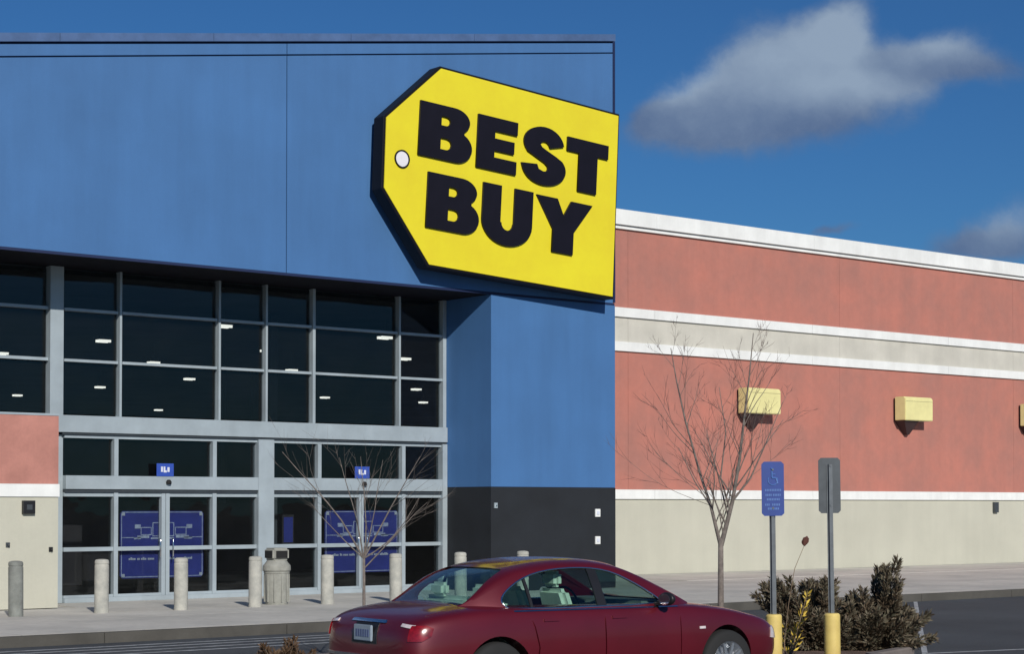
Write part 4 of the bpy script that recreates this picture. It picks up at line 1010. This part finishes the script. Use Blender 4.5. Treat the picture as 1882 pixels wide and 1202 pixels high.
# mirrors
for s in (-1, 1):
    bm = bmesh.new(); bmesh.ops.create_uvsphere(bm, u_segments=20, v_segments=12, radius=1)
    for q in bm.verts:
        c = q.co; q.co = Vector((3.08 + c.x * .08 * (1 if c.x > 0 else .35), s * .985 + c.y * .105, 1.02 + c.z * .068))
    mo = finish(to_obj(bm), 'wing_mirror', M['carblack'], 60)
    bm = bmesh.new(); tube(bm, [(3.10, s * .80, .965), (3.09, s * .92, .99)], [.03, .025], 8); finish(to_obj(bm), 'mirror_arm', M['carblack'], 60, mo)
    bm = bmesh.new(); lathe(bm, [(0, 0), (1, 0), (1, .004), (0, .004)], 0, 0, 20)
    for q in bm.verts: c = q.co.copy(); q.co = Vector((3.049 - c.z * .3, s * .985 + c.x * .09, 1.02 + c.y * .056))
    finish(to_obj(bm), 'mirror_glass', M['chrome'], 60, mo)
# cabin
def seat(x, y, wd=.27):
    bm = bmesh.new(); box(bm, x - .02, x + .50, y - wd, y + wd, .43, .66); bmesh.ops.bevel(bm, geom=bm.edges[:], offset=.05, segments=3, affect='EDGES'); sd = finish(to_obj(bm), 'seat', M['seat'], 60)
    bm = bmesh.new(); vs = box(bm, x - .10, x + .03, y - wd * .92, y + wd * .92, .60, 1.13)
    for q in vs:
        if q.co.z > 1: q.co.x -= .17; q.co.y = y + (q.co.y - y) * .78
    bmesh.ops.bevel(bm, geom=bm.edges[:], offset=.045, segments=3, affect='EDGES'); finish(to_obj(bm), 'backrest', M['seat'], 60, sd)
    bm = bmesh.new(); box(bm, x - .27, x - .17, y - .125, y + .125, 1.145, 1.305); bmesh.ops.bevel(bm, geom=bm.edges[:], offset=.035, segments=3, affect='EDGES'); finish(to_obj(bm), 'headrest', M['seat'], 60, sd)
for s in (-1, 1): seat(2.34, s * .36)
bm = bmesh.new(); box(bm, 1.50, 1.98, -.62, .62, .43, .68); bmesh.ops.bevel(bm, geom=bm.edges[:], offset=.05, segments=3, affect='EDGES'); rs = finish(to_obj(bm), 'rear_seat', M['seat'], 60)
bm = bmesh.new(); vs = box(bm, 1.40, 1.52, -.62, .62, .6, 1.06)
for q in vs:
    if q.co.z > 1: q.co.x -= .16
bmesh.ops.bevel(bm, geom=bm.edges[:], offset=.04, segments=3, affect='EDGES'); finish(to_obj(bm), 'backrest', M['seat'], 60, rs)
for y in (-.36, .36):
    bm = bmesh.new(); box(bm, 1.22, 1.32, y - .12, y + .12, 1.05, 1.19); bmesh.ops.bevel(bm, geom=bm.edges[:], offset=.035, segments=3, affect='EDGES'); finish(to_obj(bm), 'headrest', M['seat'], 60, rs)
bm = bmesh.new(); box(bm, 1.14, 3.43, -.69, .69, .425, .45); finish(to_obj(bm), 'cabin_floor', M['cabin'])
bm = bmesh.new(); box(bm, .98, 1.40, -.60, .60, .985, 1.01); finish(to_obj(bm), 'parcel_shelf', M['seat'])
bm = bmesh.new(); box(bm, 3.0, 3.42, -.68, .68, .62, .985); bmesh.ops.bevel(bm, geom=bm.edges[:], offset=.05, segments=3, affect='EDGES'); finish(to_obj(bm), 'dashboard', M['cabin'], 60)
bm = bmesh.new()
ringp = [(2.88 - .05 * math.sin(6.2832 * k / 24), .36 + .18 * math.cos(6.2832 * k / 24), .93 + .17 * math.sin(6.2832 * k / 24)) for k in range(25)]
tube(bm, ringp, .013, 6, cap=False); tube(bm, [(3.02, .36, .87), (2.88, .36, .93)], .03, 8); finish(to_obj(bm), 'steering_wheel', M['carblack'], 60)
# wheels
for wx in WX:
    for s in (-1, 1):
        y0 = s * .895; y1 = s * .68
        bm = bmesh.new(); prof = [(.22, 0), (.30, 0), (.325, .018), (.335, .05), (.335, .17), (.325, .20), (.22, .215)]
        lathe(bm, prof, 0, 0, 48)
        for q in bm.verts: c = q.co.copy(); q.co = Vector((wx + c.x, y0 - s * c.z, .335 + c.y))
        ty_ = finish(to_obj(bm), 'wheel', M['tyre'], 40)
        bm = bmesh.new(); lathe(bm, [(.222, .0), (.215, .012), (.200, .03), (.195, .12), (0, .13)], 0, 0, 40)
        for k in range(10):
            a = 6.2832 * k / 10; c_, s_ = math.cos(a), math.sin(a); r0, r1, hw = .03, .205, .019
            vs = []
            for r_, w_ in ((r0, hw), (r1, hw * .7)):
                for sg in (-1, 1):
                    for d_ in (.005, .03): vs.append(bm.verts.new((c_ * r_ - s_ * w_ * sg, s_ * r_ + c_ * w_ * sg, d_)))
            for f in ((0, 1, 3, 2), (4, 6, 7, 5), (0, 4, 5, 1), (2, 3, 7, 6), (0, 2, 6, 4), (1, 5, 7, 3)): bm.faces.new([vs[i] for i in f])
        lathe(bm, [(0, -.004), (.05, -.004), (.06, .01), (.06, .03), (0, .03)], 0, 0, 20)
        for q in bm.verts: c = q.co.copy(); q.co = Vector((wx + c.x, y0 - s * c.z, .335 + c.y))
        finish(to_obj(bm), 'rim', M['rim'], 40, ty_)
        bm = cyl_bm(wx, .34, .38, *sorted((s * .60, s * .605)), 24); finish(to_obj(bm), 'wheel_well', M['dark'])
for k in skin.values(): bpy.data.objects.remove(k)
bm = bmesh.new(); box(bm, .30, 4.6, -.55, .55, .19, .24); finish(to_obj(bm), 'underbody', M['carblack'])
for y in (-.42, .42):
    bm = bmesh.new(); tube(bm, [(.02, y, .30), (.4, y, .30)], .035, 12); finish(to_obj(bm), 'exhaust_pipe', M['chrome'], 60)
CAR.location = (9.83, 14.50, -0.02); CAR.rotation_euler = (0, 0, R(-2.85))
